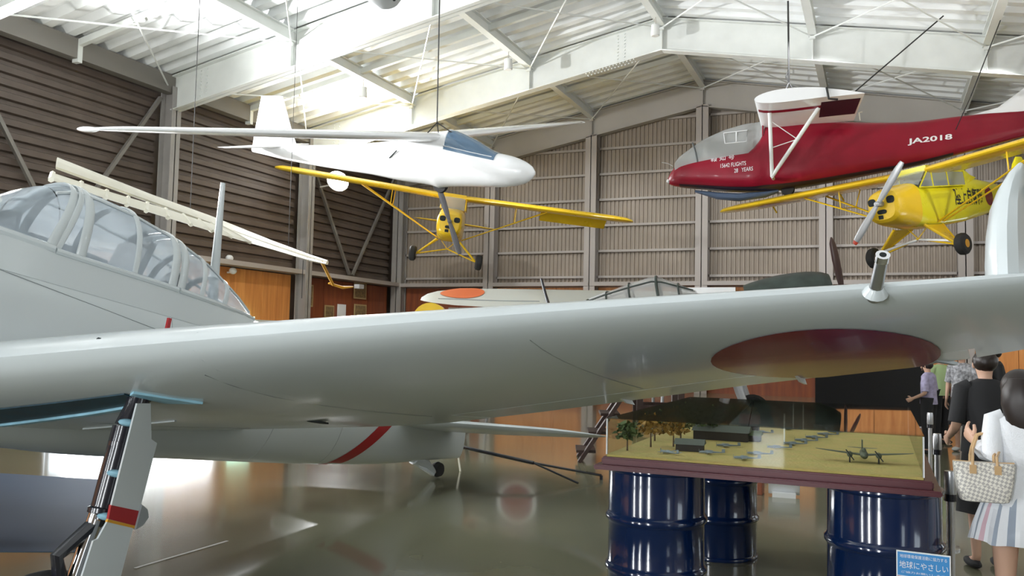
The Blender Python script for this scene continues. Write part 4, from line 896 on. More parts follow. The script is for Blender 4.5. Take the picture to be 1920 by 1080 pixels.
def wsurf(s_,v):
    for q,p in zip(secs,secs[1:]):
        if q[0]<=s_<=p[0]:
            t_=(s_-q[0])/(p[0]-q[0]); z0,z1=lerp(q[1],p[1],t_),lerp(q[2],p[2],t_); break
    k=(z1-z0)/.42; return Vector((s_,lerp(-.5,.5,v)*1.5*k+.004,lerp(z1,z0,v)+naca(v,.1)*1.1*k+.012))
disc(MB(),lambda u,v:wsurf(1.0+.55*u,.36+.33*v)).build('orange_disc',M_orange,parent=dw)
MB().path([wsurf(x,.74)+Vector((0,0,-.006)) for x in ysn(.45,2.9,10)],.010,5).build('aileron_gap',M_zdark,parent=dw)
for s_ in (1.0,5.6):
    t=tag(empty('trestle'),'grey trestle carrying the outer end of the pale wing' if s_<2 else 'grey trestle carrying the inner end of the pale wing','stand','wing trestles'); p=PM@Vector((s_,0,0)); t.location=p
    for sg in (-1,1):
        MB().tube((0,sg*.35,2.34),(0,sg*.6,0),.04).build('leg',M_pgrey,parent=t); MB().tube((.5,sg*.3,2.34),(.5,sg*.6,0),.04).build('leg',M_pgrey,parent=t)
    MB().bx(-.1,.6,-.5,.5,2.32,2.38).build('bearer_board',M_pgrey,parent=t); MB().bx(.2,.28,-.45,.45,1.0,1.06).build('rail',M_pgrey,parent=t)
eb=MB().lathe([(.0,-.35),(.25,-.3),(.38,-.1),(.42,.2),(.4,.5)],(0,0,0),(.3,-.95,.1),24); o=tag(eb.build('engine_cover',M_yel),'rounded yellow engine cover under the tip of the pale wing','cover'); o.location=(-9.38,17.3,1.98)
MB().bx(-.35,.35,-.1,.6,-1.98,-.38).build('cover_stand',M_pgrey,parent=o)

# ------------------------------------------------------------------ cream glider wing hung along the left wall
cz=3.4
cwg=tag(empty('cream_wing',(0,0,0)),'long cream fabric glider wing with ribbed aileron hanging beyond the canopy','wing')
U=[(-8.36,6.6,3.5),(-9.32,8.91,3.5),(-9.99,10.81,3.5),(-11.31,13.95,3.5),(-12.29,16.47,3.5),(-12.82,17.98,3.5)]; L=[(-8.07,6.35,3.36),(-8.75,8.1,3.36),(-9.45,9.9,3.36),(-10.78,13.3,3.36),(-11.69,15.67,3.36),(-12.1,16.89,3.38)]
AU=[(-8.17,6.4,3.3),(-8.58,7.55,3.3),(-8.84,8.49,3.3),(-9.23,9.6,3.3),(-9.47,10.43,3.3)]; AL=[(-7.63,5.96,3.12),(-8.09,7.1,3.12),(-8.45,8.1,3.12),(-8.95,9.55,3.12),(-9.44,11.07,3.12)]
def slab2(P,Q,th):
    rings=[]
    for p_,q_ in zip(P,Q):
        p,q=Vector(p_),Vector(q_); r=[]
        for k in (1,-1):
            for i in (range(8,-1,-1) if k>0 else range(1,8)):
                c=i/8; v=p.lerp(q,c); v.z+=k*th*math.sqrt(max(0,1-(2*c-1)**2))*.5; r.append(v)
        rings.append(r)
    return MB().loft(rings)
slab2(U,L,.11).build('leading_panel',M_cream,parent=cwg)
L2=[(-9.70,10.68,3.34),(-10.78,13.31,3.34),(-11.72,15.7,3.34),(-12.05,16.82,3.36)]; R2=[(-9.40,10.35,3.16),(-10.0,12.2,3.17),(-10.75,14.3,3.19),(-11.2,15.6,3.22)]
slab2(L2,R2,.05).build('trailing_panel',M_cream,parent=cwg)
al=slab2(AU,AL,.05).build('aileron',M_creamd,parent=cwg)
def lin(P,t):
    t*= len(P)-1; i=min(int(t),len(P)-2); return Vector((lerp(P[i][0],P[i+1][0],t-i),lerp(P[i][1],P[i+1][1],t-i),lerp(P[i][2],P[i+1][2],t-i)))
for k in range(10):
    p,q=lin(AU,k/9.),lin(AL,k/9.); MB().tube(p,q,.03,n=6).build('rib',M_cream,parent=al)
p=Vector((-11.3,15.6,3.25)); q=Vector((-11.9,16.9,2.85))
MB().tube(p,q,.035,n=8).build('tip_strut',M_yel_line,parent=cwg)
MB().path([q+Vector((-.05,-.1,.03)),q+Vector((.1,.25,-.05)),q+Vector((.22,.5,-.02))],[.04,.06,.03],8,.6).build('tip_skid',M_yel_line,parent=cwg)
MB().box(q+Vector((.3,.65,.0)),(.15,.2,.1)).build('skid_bracket',M_pgrey,parent=cwg)
for i,(x,y) in enumerate(((-9.62,9.9),(-11.05,14.1))):
    cable_obj('suspension_wire',(x,y,zp(x)+.2),(x,y,cz+.06),['thin wire holding the inner end of the cream wing','thin wire holding the outer end of the cream wing'][i],.006)
cable_obj('suspension_wire',(-11.05,14.6,3.2),(-11.05,14.6,2.4),'short wire hanging below the cream wing tip',.008)

# ------------------------------------------------------------------ grey aeroplane belly at the top edge
HM=pose((-6.55,10.23,6.74),-.40+PI,-.30)
hb=tag(empty('hanging_glider',M=HM),'grey rounded aircraft belly with dark probe at the top edge of the photo','aeroplane')
FH=Fus([(-.55,.08,-.04,.05),(-.4,.22,-.18,.22),(0,.42,-.26,.40),(.7,.5,-.24,.42),(1.8,.40,-.10,.28),(4,.30,.18,.08)])
FH.mesh(MB(),n=28,step=.15).build('fuselage',M_wgrey,parent=hb)
for sg in (1,-1): Wing([(sg*.3,.2,1.2,.40,.13,.02),(sg*5,.35,.9,.55,.12,.02)]).mesh(MB(),[sg*.3,sg*2.5,sg*5],0,1,12).build('wing',M_wgrey,parent=hb)
MB().path([(.1,.20,-.20),(.08,.21,-.31),(.07,.22,-.40)],[.05,.03,.02],8).build('probe',M_inside,parent=hb)
MB().tube((.2,0,.44),(1.4,0,zp(-6.3)-6.55),.012,n=6).build('cable',M_cable,parent=hb)

# ------------------------------------------------------------------ diorama table on oil drums
TX0,TX1,TY0,TY1=-1.50,.285,4.72,7.22
def drum(loc,label):
    t=tag(empty('oil_drum',loc),label,'drum','navy oil drums under the table')
    R=.285; prof=[(R-.02,.0),(R+.006,.0),(R+.01,.012),(R+.006,.025),(R-.002,.03)]
    for zc in (.295,.585): prof += [(R-.002,zc-.035),(R+.004,zc-.022),(R+.014,zc-.010),(R+.014,zc+.010),(R+.004,zc+.022),(R-.002,zc+.035)]
    prof += [(R-.002,.85),(R+.006,.855),(R+.01,.868),(R+.006,.88),(R-.02,.88),(R-.025,.868)]
    MB().lathe(prof,n=56).build('shell',M_drum,parent=t,angle=50); MB().lathe([(.001,.862),(R-.024,.862),(R-.024,.868),(.001,.868)],n=40).build('lid',M_drum,parent=t)
    return t
drum((-1.22,5.08,0),'navy blue steel drum under the front left corner of the display table')
drum((.02,5.03,0),'navy blue steel drum under the front right corner, behind the blue sign')
drum((-1.14,6.80,0),'navy blue steel drum under the back left corner of the display table')
drum((.0,6.85,0),'navy blue steel drum hidden behind the front right one')
tb=tag(empty('display_table',(0,0,0)),'maroon wooden table top resting on four blue drums','table')
tb.location=((TX0+TX1)/2,(TY0+TY1)/2,.881); hx,hy=(TX1-TX0)/2,(TY1-TY0)/2
MB().bx(-hx,hx,-hy,hy,0,.028).build('table_board',M_slab,parent=tb,bevel=.006); MB().bx(-hx+.035,hx-.035,-hy+.035,hy-.035,.028,.07).build('plinth_board',M_slab,parent=tb,bevel=.008)
case=tag(empty('display_case',((TX0+TX1)/2-.01,(TY0+TY1)/2,.952)),'low clear case over a sandy airfield model','display case')
gx,gy=hx-.07,hy-.06; CH=.215
MB().bx(-gx,gx,-gy,gy,0,.012).build('airfield_ground',M_sand,parent=case)
for nm,a in (('pane',(-gx,gx,-gy-.004,-gy,.0,CH)),('pane',(-gx,gx,gy,gy+.004,.0,CH)),('pane',(-gx-.004,-gx,-gy,gy,.0,CH)),('pane',(gx,gx+.004,-gy,gy,.0,CH)),('pane',(-gx-.004,gx+.004,-gy-.004,gy+.004,CH,CH+.004))):
    MB().bx(*a).build(nm,M_clear,parent=case)
for x in (-gx,gx):
    for y in (-gy,gy): MB().bx(x-.004,x+.004,y-.004,y+.004,.012,CH).build('corner_strip',M_signw,parent=case)
GZ=.965
def wloc(x,y): return (x,y,GZ)
def model_fighter(sc,m):
    mb=MB(); mb.lathe([(.004,-.5),(.05,-.46),(.055,-.3),(.045,.0),(.015,.45),(.003,.5)],(0,0,.07),(0,1,0),10)
    w=Wing([(0,-.26,-.02,.06,.12,0),(.45,-.22,-.06,.09,.1,0),(.5,-.18,-.1,.095,.08,0)])
    for sg in (1,-1):
        rr=[[Vector((p.y*sg,p.x,p.z)) for p in w.ring(y,0,1,5)] for y in (0,.45,.5)]; mb.loft(rr); mb.loft([[Vector((p.y*sg*.45,p.x*.6+.52,p.z*.5+.06)) for p in w.ring(y,0,1,4)] for y in (0,.45)])
        mb.tube((sg*.13,-.2,.06),(sg*.13,-.22,-.0),.012,n=5)
    mb.box((0,.43,.14),(.012,.12,.13)); mb.ell((0,-.08,.115),.03,.12,.035,8,5); mb.box((0,-.505,.07),(.03,.012,.22))
    mb.v=[(x*sc,y*sc,z*sc) for x,y,z in mb.v]; return mb
mf=[]
spots=[(-.90,5.12,2.2,'foremost model fighter, left of the row on the sand'),(-.68,4.98,2.1,'model fighter lying at the front edge of the sand'),(-.64,5.23,2.1,'second model fighter in the row, nearest the front'),(-.87,5.53,2.2,'model fighter behind the foremost one on the sand'),(-.57,5.62,2.1,'third model fighter in the row on the sand'),(-.50,5.90,2.1,'fourth model fighter in the row on the sand'),(-.45,6.15,2.0,'fifth model fighter in the row on the sand'),(-.40,6.40,2.0,'sixth model fighter in the row on the sand'),(-.34,6.68,2.0,'seventh model fighter in the row on the sand'),(-.28,6.92,2.0,'rearmost model fighter in the row on the sand'),(-.78,6.54,1.7,'model fighter parked before the dark huts'),(-.62,6.95,1.8,'model fighter near the back pane left of the poles'),(-1.12,4.98,1.3,'model fighter parked under the trees at the left front')]
f0=None
for x,y,a,lab in spots:
    if f0 is None: f0=model_fighter(.15,M_mgrey).build('model_fighter',M_mgrey); o=f0
    else: o=copy_obj(f0)
    o.location=wloc(x,y); o.rotation_euler=(0,0,a+PI*.9); tag(o,lab,'model plane','model fighters in the case')
bomber=tag(empty('model_bomber',(-.08,5.27,GZ),.06),'olive twin-engined model aeroplane at the right of the sand','model plane')
bb=MB().lathe([(.004,-.14),(.018,-.12),(.022,-.05),(.02,.05),(.008,.18),(.002,.19)],(0,0,.045),(0,1,0),12).ell((0,-.05,.066),.012,.04,.016,10,6); bb.box((0,.17,.075),(.006,.05,.06)); bb.build('fuselage',M_molive,parent=bomber)
w=Wing([(0,-.075,.02,.042,.12,0),(.20,-.05,-.0,.058,.1,0),(.255,-.035,-.01,.063,.06,0)])
for sg in (1,-1):
    MB().loft([[Vector((p.y*sg,p.x,p.z)) for p in w.ring(y,0,1,6)] for y in (0,.1,.2,.255)]).build('wing',M_molive,parent=bomber)
    e=MB().lathe([(.006,-.10),(.015,-.095),(.016,-.05),(.005,.03)],(sg*.075,0,.045),(0,1,0),10).build('engine',M_molive,parent=bomber)
    MB().box((sg*.075,-.106,.045),(.006,.003,.07),(Vector((.8,0,.6)),Vector((0,1,0)),Vector((-.6,0,.8)))).build('propeller',M_inside,parent=e)
    MB().tube((sg*.075,-.07,.04),(sg*.075,-.075,.012),.004,n=6).lathe([(.004,-.004),(.012,-.004),(.012,.004),(.004,.004)],(sg*.075,-.075,.012),(1,0,0),12).build('wheel',M_tyre,parent=bomber)
    MB().loft([[Vector((p.y*sg*.4,p.x*.5+.17,p.z*.1+.055)) for p in w.ring(y,0,1,4)] for y in (0,.2)]).build('tailplane',M_molive,parent=bomber)
# model trees, huts and poles
random.seed(3)
def tree(x,y,h,m,lab):
    t=tag(empty('model_tree',wloc(x,y)),lab,'model tree','model trees at the left of the case'); MB().tube((0,0,0),(0,0,h*.6),.006,.003,6).build('trunk',M_trunk,parent=t)
    mb=MB()
    for k in range(150):
        a,rr,zz=random.random()*2*PI,random.random()**.5*h*.42,h*(.42+.55*random.random()); s_=.011+.017*random.random(); rr*=1.15-abs(zz/h-.6)
        c=Vector((rr*math.cos(a),rr*math.sin(a),min(zz,h-.005))); X=Vector((random.gauss(0,1),random.gauss(0,1),random.gauss(0,.6))).normalized(); Y=X.orthogonal().normalized(); mb.add([c+X*s_,c+Y*s_*.6,c-X*s_,c-Y*s_*.6+Vector((0,0,.004))],[(0,1,2,3)])
    f=mb.build('foliage',m,parent=t); tag(f,kind='stuff')
tl=[(-1.38,5.0,.17),(-1.30,5.25,.20),(-1.18,5.35,.19),(-1.36,5.6,.20),(-1.22,5.75,.20),(-1.08,5.95,.19),(-1.34,6.0,.20),(-1.16,6.3,.20),(-1.02,6.45,.19),(-1.35,6.45,.20),(-.92,6.75,.18),(-1.2,6.75,.20),(-1.36,6.9,.2),(-1.02,7.0,.19)]
nm=['front left corner of the case','behind the corner one','right of the second','third along the left pane','beside the third along the left pane','in front of the dark huts','middle of the left pane','left of the dark huts','behind the dark huts','fourth along the left pane','right end of the wood','back of the wood','back left corner of the case','middle of the back pane']
for i,((x,y,h),q) in enumerate(zip(tl,nm)): tree(x,y,h,M_leaf[(0,1,1,0,2,0,1,0,2,0,1,2,0,2)[i]],('gold' if (0,1,1,0,2,0,1,0,2,0,1,2,0,2)[i]==1 else 'green' if (0,1,1,0,2,0,1,0,2,0,1,2,0,2)[i]==0 else 'olive')+' model tree, '+q)
def hut(x,y,w,d,h,rz,mw,mr,lab):
    t=tag(empty('model_hut',wloc(x,y),rz),lab,'model building'); MB().bx(-w/2,w/2,-d/2,d/2,0,h*.6).build('walls',mw,parent=t)
    MB().loft([[(-w/2-.01,-d/2-.012,h*.58),(-w/2-.01,0,h),(-w/2-.01,d/2+.012,h*.58)],[(w/2+.01,-d/2-.012,h*.58),(w/2+.01,0,h),(w/2+.01,d/2+.012,h*.58)]]).build('roof',mr,parent=t)
hut(-.98,5.95,.36,.16,.10,.0,M_mdark,M_mroof,'long dark model hut with grey roof before the wood')
hut(-.78,5.98,.10,.10,.07,.0,M_mdark,M_leaf[0],'little green-roofed model hut right of the long one')
hut(-1.05,5.22,.16,.12,.07,.1,M_mdark,M_mroof,'low grey-roofed model hut beneath the gold trees')
hut(-.85,6.35,.12,.10,.15,.0,M_mdark,M_mred,'model hut with red roof behind the long dark one')
for i,(x,y) in enumerate(((-.57,5.90),(-.61,7.0),(-.54,7.05))):
    tag(MB().tube((0,0,0),(0,0,.20),.005,n=6).build('model_pole',M_cream,origin=(0,0,0)),['thin pole on the model airfield beside the row of fighters','thin left pole at the back of the model airfield','thin right pole at the back of the model airfield'][i],'model pole').location=wloc(x,y)

# ------------------------------------------------------------------ floor things further back
st=tag(empty('wooden_steps',(-3.1,11.55,0),.35),'dark wooden boarding steps beyond the tailplane','steps')
for sy in (-.3,.3):
    MB().beam((-.75,sy,.0),(.05,sy,1.25),.05,.16,(0,1,0)).build('stringer',M_stair,parent=st)
    for x in (.05,.6): MB().bx(x-.04,x+.04,sy-.04,sy+.04,0,1.3).build('post',M_stair,parent=st)
    for z in (.25,.75): MB().bx(.05,.6,sy-.025,sy+.025,z-.035,z+.035).build('rail',M_stair,parent=st)
for k in range(5):
    u=(k+.5)/5; MB().bx(-.75+.8*u-.12,-.75+.8*u+.14,-.3,.3,1.25*u,1.25*u+.035).build('tread',M_stair,parent=st)
MB().bx(.0,.65,-.34,.34,1.26,1.30).build('platform',M_stair,parent=st)
tow=tag(empty('tow_bar',(-4.3,9.35,0)),'dark tow bar reaching from behind the tail wheel','tow bar')
p0,p1=Vector((-4.78,9.5,.30)),Vector((-3.7,9.35,.19)); O=Vector((-4.3,9.35,0))
MB().tube(p0-O,p1-O,.022,n=10).build('bar',M_black,parent=tow); MB().tube(p1-O,Vector((-3.0,9.75,.05))-O,.014,n=8).build('drawbar',M_black,parent=tow); MB().tube(p1-O,Vector((-3.1,9.2,.03))-O,.012,n=8).build('leg',M_black,parent=tow); MB().tube(p0-O,Vector((-4.7,9.45,.0))-O,.012,n=8).build('leg',M_cream,parent=tow); MB().tube(Vector((-3.0,9.75,.05))-O,Vector((-3.0,9.75,.0))-O,.02,n=8).build('leg',M_black,parent=tow)
t=tag(empty('placard',(-.93,9.6,0),.1),'white tilted placard on the floor behind the drums','sign'); MB().loft([[(-.16,.12,.02),(.16,.12,.02),(.16,.13,.02),(-.16,.13,.02)],[(-.16,-.02,.18),(.16,-.02,.18),(.16,-.01,.18),(-.16,-.01,.18)]]).build('plate',M_signw,parent=t)
MB().bx(-.12,.12,.0,.13,0,.05).build('foot',M_signw,parent=t)
t=MB().bx(-.14,.14,-.1,.1,0,.18); o=tag(t.build('wooden_box',M_ply2,bevel=.006),'small red-brown box left of the white placard','box'); o.location=(-1.3,9.75,0)
# crowd barrier posts
for i,((x,y),h) in enumerate((((.375,5.56),.91),((.44,7.87),.92),((.53,10.75),.90))):
    t=tag(empty('barrier_post',(x,y,0)),['nearest silver barrier post with a black collar beside the drum','second silver barrier post behind the display case','farthest silver barrier post at the case corner'][i],'post','silver barrier posts')
    MB().lathe([(.16,0),(.16,.015),(.05,.03)],n=28).build('foot_plate',M_steel,parent=t); MB().lathe([(.022,.02),(.022,h-.10)],n=18).build('pole',M_steel,parent=t)
    MB().lathe([(.032,h-.13),(.034,h-.12),(.034,h-.03),(.03,h)],n=18).build('head',M_steel,parent=t); MB().lathe([(.035,h-.17),(.035,h-.13)],n=18).build('collar',M_black,parent=t)
# blue sign
SM=Matrix.Rotation(-.06,4,'Z'); SM.translation=(.17,4.07,0)
sg_=tag(empty('information_sign',M=SM),'blue and red Japanese sign in front of the right drum','sign')
SW,z0,z1=.208,.53,.742
MB().bx(-SW/2,SW/2,0,.012,z0,z1).build('panel',M_signw,parent=sg_); MB().bx(-SW/2+.005,SW/2-.005,-.002,.0,.640,z1-.004).build('blue_field',M_signb,parent=sg_); MB().bx(-SW/2+.005,SW/2-.005,-.002,.0,z0+.005,.636).build('red_field',M_signr,parent=sg_)
def stx(s_,x0,x1,a,b): put_text(MB(),s_,lambda u,v:(lerp(x0,x1,u),-.0035,lerp(a,b,v))).build('lettering',M_signw,parent=sg_)
stx('地球にやさしい',-.092,.094,.672,.702); stx('地球環境保護活動に協力する',-.09,.09,.715,.730); stx('ご協力お願いします',-.085,.085,.652,.661); stx('省エネ',.04,.092,.610,.630)
MB().tube((0,.02,0),(0,.02,.66),.012,n=10).build('pole',M_steel,parent=sg_); MB().lathe([(.13,0),(.13,.012),(.02,.02)],(0,.02,0),n=24).build('foot_plate',M_steel,parent=sg_)

t=tag(empty('display_board',(-.15,18.6,0),.41),'black display board standing behind the model case','board')
MB().bx(-1.1,1.1,-.02,.02,.08,1.95).build('panel',M_clothk,parent=t)
for x in (-1.0,1.0): MB().bx(x-.03,x+.03,-.3,.3,0,.05).bx(x-.025,x+.025,.02,.05,.05,1.9).build('foot',M_steel,parent=t)

mc=[(-5.2,4.65),(-7.4,6.95),(-10.2,6.4),(-8.6,2.95)]; c0=Vector((-7.6,5.0,0)); rg_=[]  # added thin skewed patch that darkens this part of the floor
for (ax_,ay_),(bx_,by_) in zip(mc,mc[1:]+mc[:1]):
    for k_ in range(8): rg_.append((lerp(ax_,bx_,k_/8)+.012*math.sin(k_*2.1),lerp(ay_,by_,k_/8)+.012*math.cos(k_*1.7)))
M_patch=mat('slate_patch',(.050,.075,.12),.6,spec=.12,bump=.2,bscale=1.2)
o=MB().loft([[(x,y,.001) for x,y in rg_],[(x,y,.005) for x,y in rg_]]).build('floor_patch',M_patch,origin=c0); tag(o,'dark slate blue patch on the floor beneath the grey fighter','floor_patch')

# ------------------------------------------------------------------ people
def skin_mesh(name, joints, edges, m, parent, root, sub=2):
    keys=list(joints); me=bpy.data.meshes.new(name); me.from_pydata([tuple(joints[k][0]) for k in keys],[(keys.index(a),keys.index(b)) for a,b in edges],[])
    ob=bpy.data.objects.new(name,me); COL.objects.link(ob)
    md=ob.modifiers.new('s','SKIN'); 
    for i,k in enumerate(keys):
        r=joints[k][1]; r=r if isinstance(r,tuple) else (r,r)
        me.skin_vertices[0].data[i].radius=r; me.skin_vertices[0].data[i].use_root=(k==root)
    sb=ob.modifiers.new('u','SUBSURF'); sb.levels=sub; sb.render_levels=sub
    dg=bpy.context.evaluated_depsgraph_get(); dg.update(); m2=bpy.data.meshes.new_from_object(ob.evaluated_get(dg)); m2.name=name
    bpy.data.objects.remove(ob); bpy.data.meshes.remove(me)
    o2=bpy.data.objects.new(name,m2); COL.objects.link(o2); m2.materials.clear(); m2.materials.append(m)
    m2.polygons.foreach_set('use_smooth',[True]*len(m2.polygons)); o2.parent=parent; return o2
def ring_loft(rs,n=28,pleat=0,amp=0):
    """rs: (cx,cy,z,rx,ry)"""
    return MB().loft([[(cx+(rx*(1+amp*f*math.cos(pleat*2*PI*j/n)))*math.cos(2*PI*j/n),cy+(ry*(1+amp*f*math.cos(pleat*2*PI*j/n)))*math.sin(2*PI*j/n),z) for j in range(n)] for i,(cx,cy,z,rx,ry) in enumerate(rs) for f in [i/max(1,len(rs)-1)]],True,False,False)
V=Vector
def hand(parent, wrist, d, palm_n, m, curl=.5, sc=1.):
    """palm, four fingers and a thumb leaving the side of the palm; d = direction of the fingers, palm_n = palm normal"""
    d=V(d).normalized(); n=V(palm_n); n=(n-d*n.dot(d)).normalized(); s_=d.cross(n); w=V(wrist); mb=MB()
    mb.loft([[w+d*(t*sc)+s_*(a*math.cos(2*PI*j/12)*sc)+n*(b*math.sin(2*PI*j/12)*sc) for j in range(12)] for t,a,b in ((-.02,.024,.018),(.01,.028,.017),(.045,.038,.016),(.08,.040,.013),(.092,.036,.010))])
    for k,(off,L) in enumerate(((-.029,.066),(-.0095,.074),(.0105,.070),(.029,.054))):
        p=w+d*(.082*sc)+s_*(off*sc); a=curl*.35; pts=[p]
        for seg in (.45,.32,.23):
            a+=curl*.55; p=p+(d*math.cos(a)+n*math.sin(a))*(L*seg*sc); pts.append(p)
        mb.path(pts,[.0092*sc,.0088*sc,.008*sc,.0062*sc],8)
    b=w+d*(.025*sc)-s_*(.030*sc); mb.path([b,b+(d*.5-s_*.8+n*.3).normalized()*.032*sc,b+(d*.5-s_*.8+n*.3).normalized()*.032*sc+(d*.85-s_*.3+n*.3).normalized()*.03*sc],[.013*sc,.0105*sc,.008*sc],8)
    return mb
def face(parent, c, fwd, r, m):
    f=V(fwd).normalized(); s_=f.cross(V((0,0,1))).normalized(); c=V(c)
    mb=MB()
    for k in (-1,1): mb.ell(c+f*r*.93+s_*k*r*.36+V((0,0,.005)),.010,.010,.008,8,5)
    mb.build('eyes',M_hair,parent=parent); MB().path([c+f*r*.98+V((0,0,.01)),c+f*r*1.18+V((0,0,-.022)),c+f*r*1.0+V((0,0,-.03))],[.006,.012,.009],8).build('nose',m,parent=parent)
    MB().path([c+f*r*.97-s_*.02+V((0,0,-.055)),c+f*r*1.03+V((0,0,-.055)),c+f*r*.97+s_*.02+V((0,0,-.055))],[.003,.007,.003],6).build('mouth',mat('lips',(.45,.16,.14),.5) if 'lips' not in MATS else MATS['lips'],parent=parent)
    for k in (-1,1): MB().ell(c+s_*k*r*.92,.016,.010,.026,8,5).build('ear',m,parent=parent)

# the woman with the handbag: seen from behind, facing away and to the left, cardigan over a pleated skirt
wx,wy=.675,5.08
wm=tag(empty('person',(wx,wy,0)),'woman in white cardigan and striped pleated skirt carrying a checked handbag','person'); wm.scale=(.97,.97,.965)
EL=V((-.150,-.09,1.10)); WR=V((-.215,.07,1.165)); SHL=V((-.128,.0,1.295)); SHR=V((.135,.0,1.295)); ELR=V((.205,.05,1.04)); WRR=V((.12,.20,1.06))
J={'pel':(V((0,0,.84)),(.13,.10)),'wst':(V((0,.01,.98)),(.10,.08)),'chs':(V((0,0,1.16)),(.11,.085)),'nk0':(V((0,0,1.30)),(.06,.055)),'nk':(V((-.005,.02,1.36)),.042),'hd':(V((-.01,.035,1.43)),(.072,.078)),'hd2':(V((-.01,.035,1.50)),(.068,.075)),
 'sl':(SHL,.048),'el':(EL,.036),'wl':(WR,.023),'sr':(SHR,.048),'er':(ELR,.036),'wr':(WRR,.023),
 'hl':(V((-.085,0,.80)),.085),'kl':(V((-.085,.02,.44)),.05),'cl':(V((-.085,-.01,.28)),.048),'al':(V((-.082,-.02,.07)),.032),'tl':(V((-.09,.10,.03)),.03),
 'hr':(V((.085,0,.80)),.085),'kr':(V((.085,.02,.44)),.05),'cr':(V((.085,-.01,.28)),.048),'ar':(V((.085,-.02,.07)),.032),'tr':(V((.095,.10,.03)),.03)}
ED=[('pel','wst'),('wst','chs'),('chs','nk0'),('nk0','nk'),('nk','hd'),('hd','hd2'),('chs','sl'),('sl','el'),('el','wl'),('chs','sr'),('sr','er'),('er','wr'),('pel','hl'),('hl','kl'),('kl','cl'),('cl','al'),('al','tl'),('pel','hr'),('hr','kr'),('kr','cr'),('cr','ar'),('ar','tr')]
skin_mesh('body',J,ED,M_skin,wm,'pel')
hand(wm,WR,(-.35,.55,.45),(.5,.6,.3),M_skin,.5,.95).build('hand',M_skin,parent=wm); hand(wm,WRR,(-.6,.7,.1),(-.6,-.5,.3),M_skin,.6,.95).build('hand',M_skin,parent=wm)
face(wm,(-.01,.035,1.455),(-.35,.95,0),.078,M_skin)
# hair: cap, and a long fall over the back
MB().ell((-.005,.02,1.475),.093,.100,.095,20,12).build('hair',M_hair,parent=wm)
ha=MB().loft([[(lerp(-.01,.05,u)+rx*math.cos(2*PI*j/20)*(1+.06*math.cos(5*2*PI*j/20)),-.045-.015*u+ry*math.sin(2*PI*j/20),z) for j in range(20)] for u,z,rx,ry in ((0,1.52,.06,.05),(.1,1.46,.10,.075),(.3,1.38,.115,.07),(.6,1.30,.115,.055),(.85,1.23,.085,.035),(1,1.18,.04,.015))]); ha.build('long_hair',M_hair,parent=wm)
# cardigan body and sleeves
cd_=ring_loft([(0,0,1.345,.055,.055),(0,0,1.325,.10,.075),(0,-.0,1.30,.145,.085),(0,0,1.22,.155,.105),(0,0,1.12,.145,.108),(0,.0,1.0,.150,.115),(.0,0,.93,.175,.135),(.0,0,.86,.195,.15)],36,9,.03); cd_.build('cardigan',M_cardi,parent=wm)
for s_,e_,w_ in ((SHL,EL,WR),(SHR,ELR,WRR)):
    MB().path([s_+V((.04 if s_.x<0 else -.04,0,.012)),s_,s_.lerp(e_,.5)+V((-.006 if s_.x<0 else .006,-.004,0)),e_+V((0,-.012,-.004)),e_.lerp(w_,.35),e_.lerp(w_,.68)],[.048,.055,.053,.051,.049,.043],16).build('sleeve',M_cardi,parent=wm)
# skirt with printed stripes, pleat by pleat
n=72; rs=[(0,0,1.0,.135,.105),(0,0,.92,.165,.13),(0,0,.84,.20,.16),(0,0,.75,.23,.185),(0,0,.665,.25,.20)]
mb=MB(); rings=[]
for i,(cx_,cy_,z,rx,ry) in enumerate(rs):
    f=i/4; rings.append([(cx_+rx*(1+.05*f*math.cos(14*2*PI*j/n))*math.cos(2*PI*j/n),cy_+ry*(1+.05*f*math.cos(14*2*PI*j/n))*math.sin(2*PI*j/n),z+.006*f*math.cos(7*2*PI*j/n)) for j in range(n)])
pat=[0,0,1,1,0,0,2,0,0,0,1,0,0,3,1,0,0,0]
k0=0
for i in range(len(rings)-1):
    for j in range(n):
        mb.cur={0:0,1:1,2:2,3:1}[pat[j%18]]; mb.add([rings[i][j],rings[i][(j+1)%n],rings[i+1][(j+1)%n],rings[i+1][j]],[(0,1,2,3)])
sk=mb.build('pleated_skirt',[M_skw,M_skb,M_skp],parent=wm,angle=60)
for sg in (-1,1): MB().ell((sg*.088,.03,.03),.042,.115,.03,14,8).build('shoe',M_clothk,parent=wm)
# the handbag hangs from her left forearm
bl=EL.lerp(WR,.32)+V((wx,wy,0))
hbg=tag(empty('handbag',(.478,4.875,.86),.10),'cream and grey checked handbag with tan handles hanging from the woman\'s arm','bag')
def rr(z,hx_,hy_,e=5): return [(hx_*spow(math.cos(a),2/e),hy_*spow(math.sin(a),2/e),z) for a in [2*PI*j/32 for j in range(32)]]
MB().loft([rr(0,.092,.050),rr(.004,.106,.056),rr(.03,.115,.060),rr(.11,.130,.050),rr(.18,.138,.034),rr(.19,.138,.03)]).build('bag_body',M_bag,parent=hbg)
MB().path([(-.136,0,.19),(0,0,.184),(.136,0,.19)],.006,6).build('zip',M_strap,parent=hbg)
top=V((bl.x-hbg.location.x,bl.y-hbg.location.y,bl.z-.86)); top.rotate(Matrix.Rotation(-.10,3,'Z'))
for y in (-.042,.042):
    MB().path([(-.055,y*.85,.16),(-.054,y*.8,.22),(top.x-.062,top.y+y*.5,top.z-.02),(top.x-.040,top.y+y*.4,top.z+.048),(top.x,top.y+y*.4,top.z+.064),(top.x+.040,top.y+y*.4,top.z+.048),(top.x+.062,top.y+y*.5,top.z-.02),(.052,y*.8,.22),(.055,y*.85,.16)],.0065,8).build('handle',M_strap,parent=hbg)
    for x in (-.055,.055): MB().box((x,y*1.0,.158),(.030,.010,.042)).build('handle_patch',M_strap,parent=hbg)

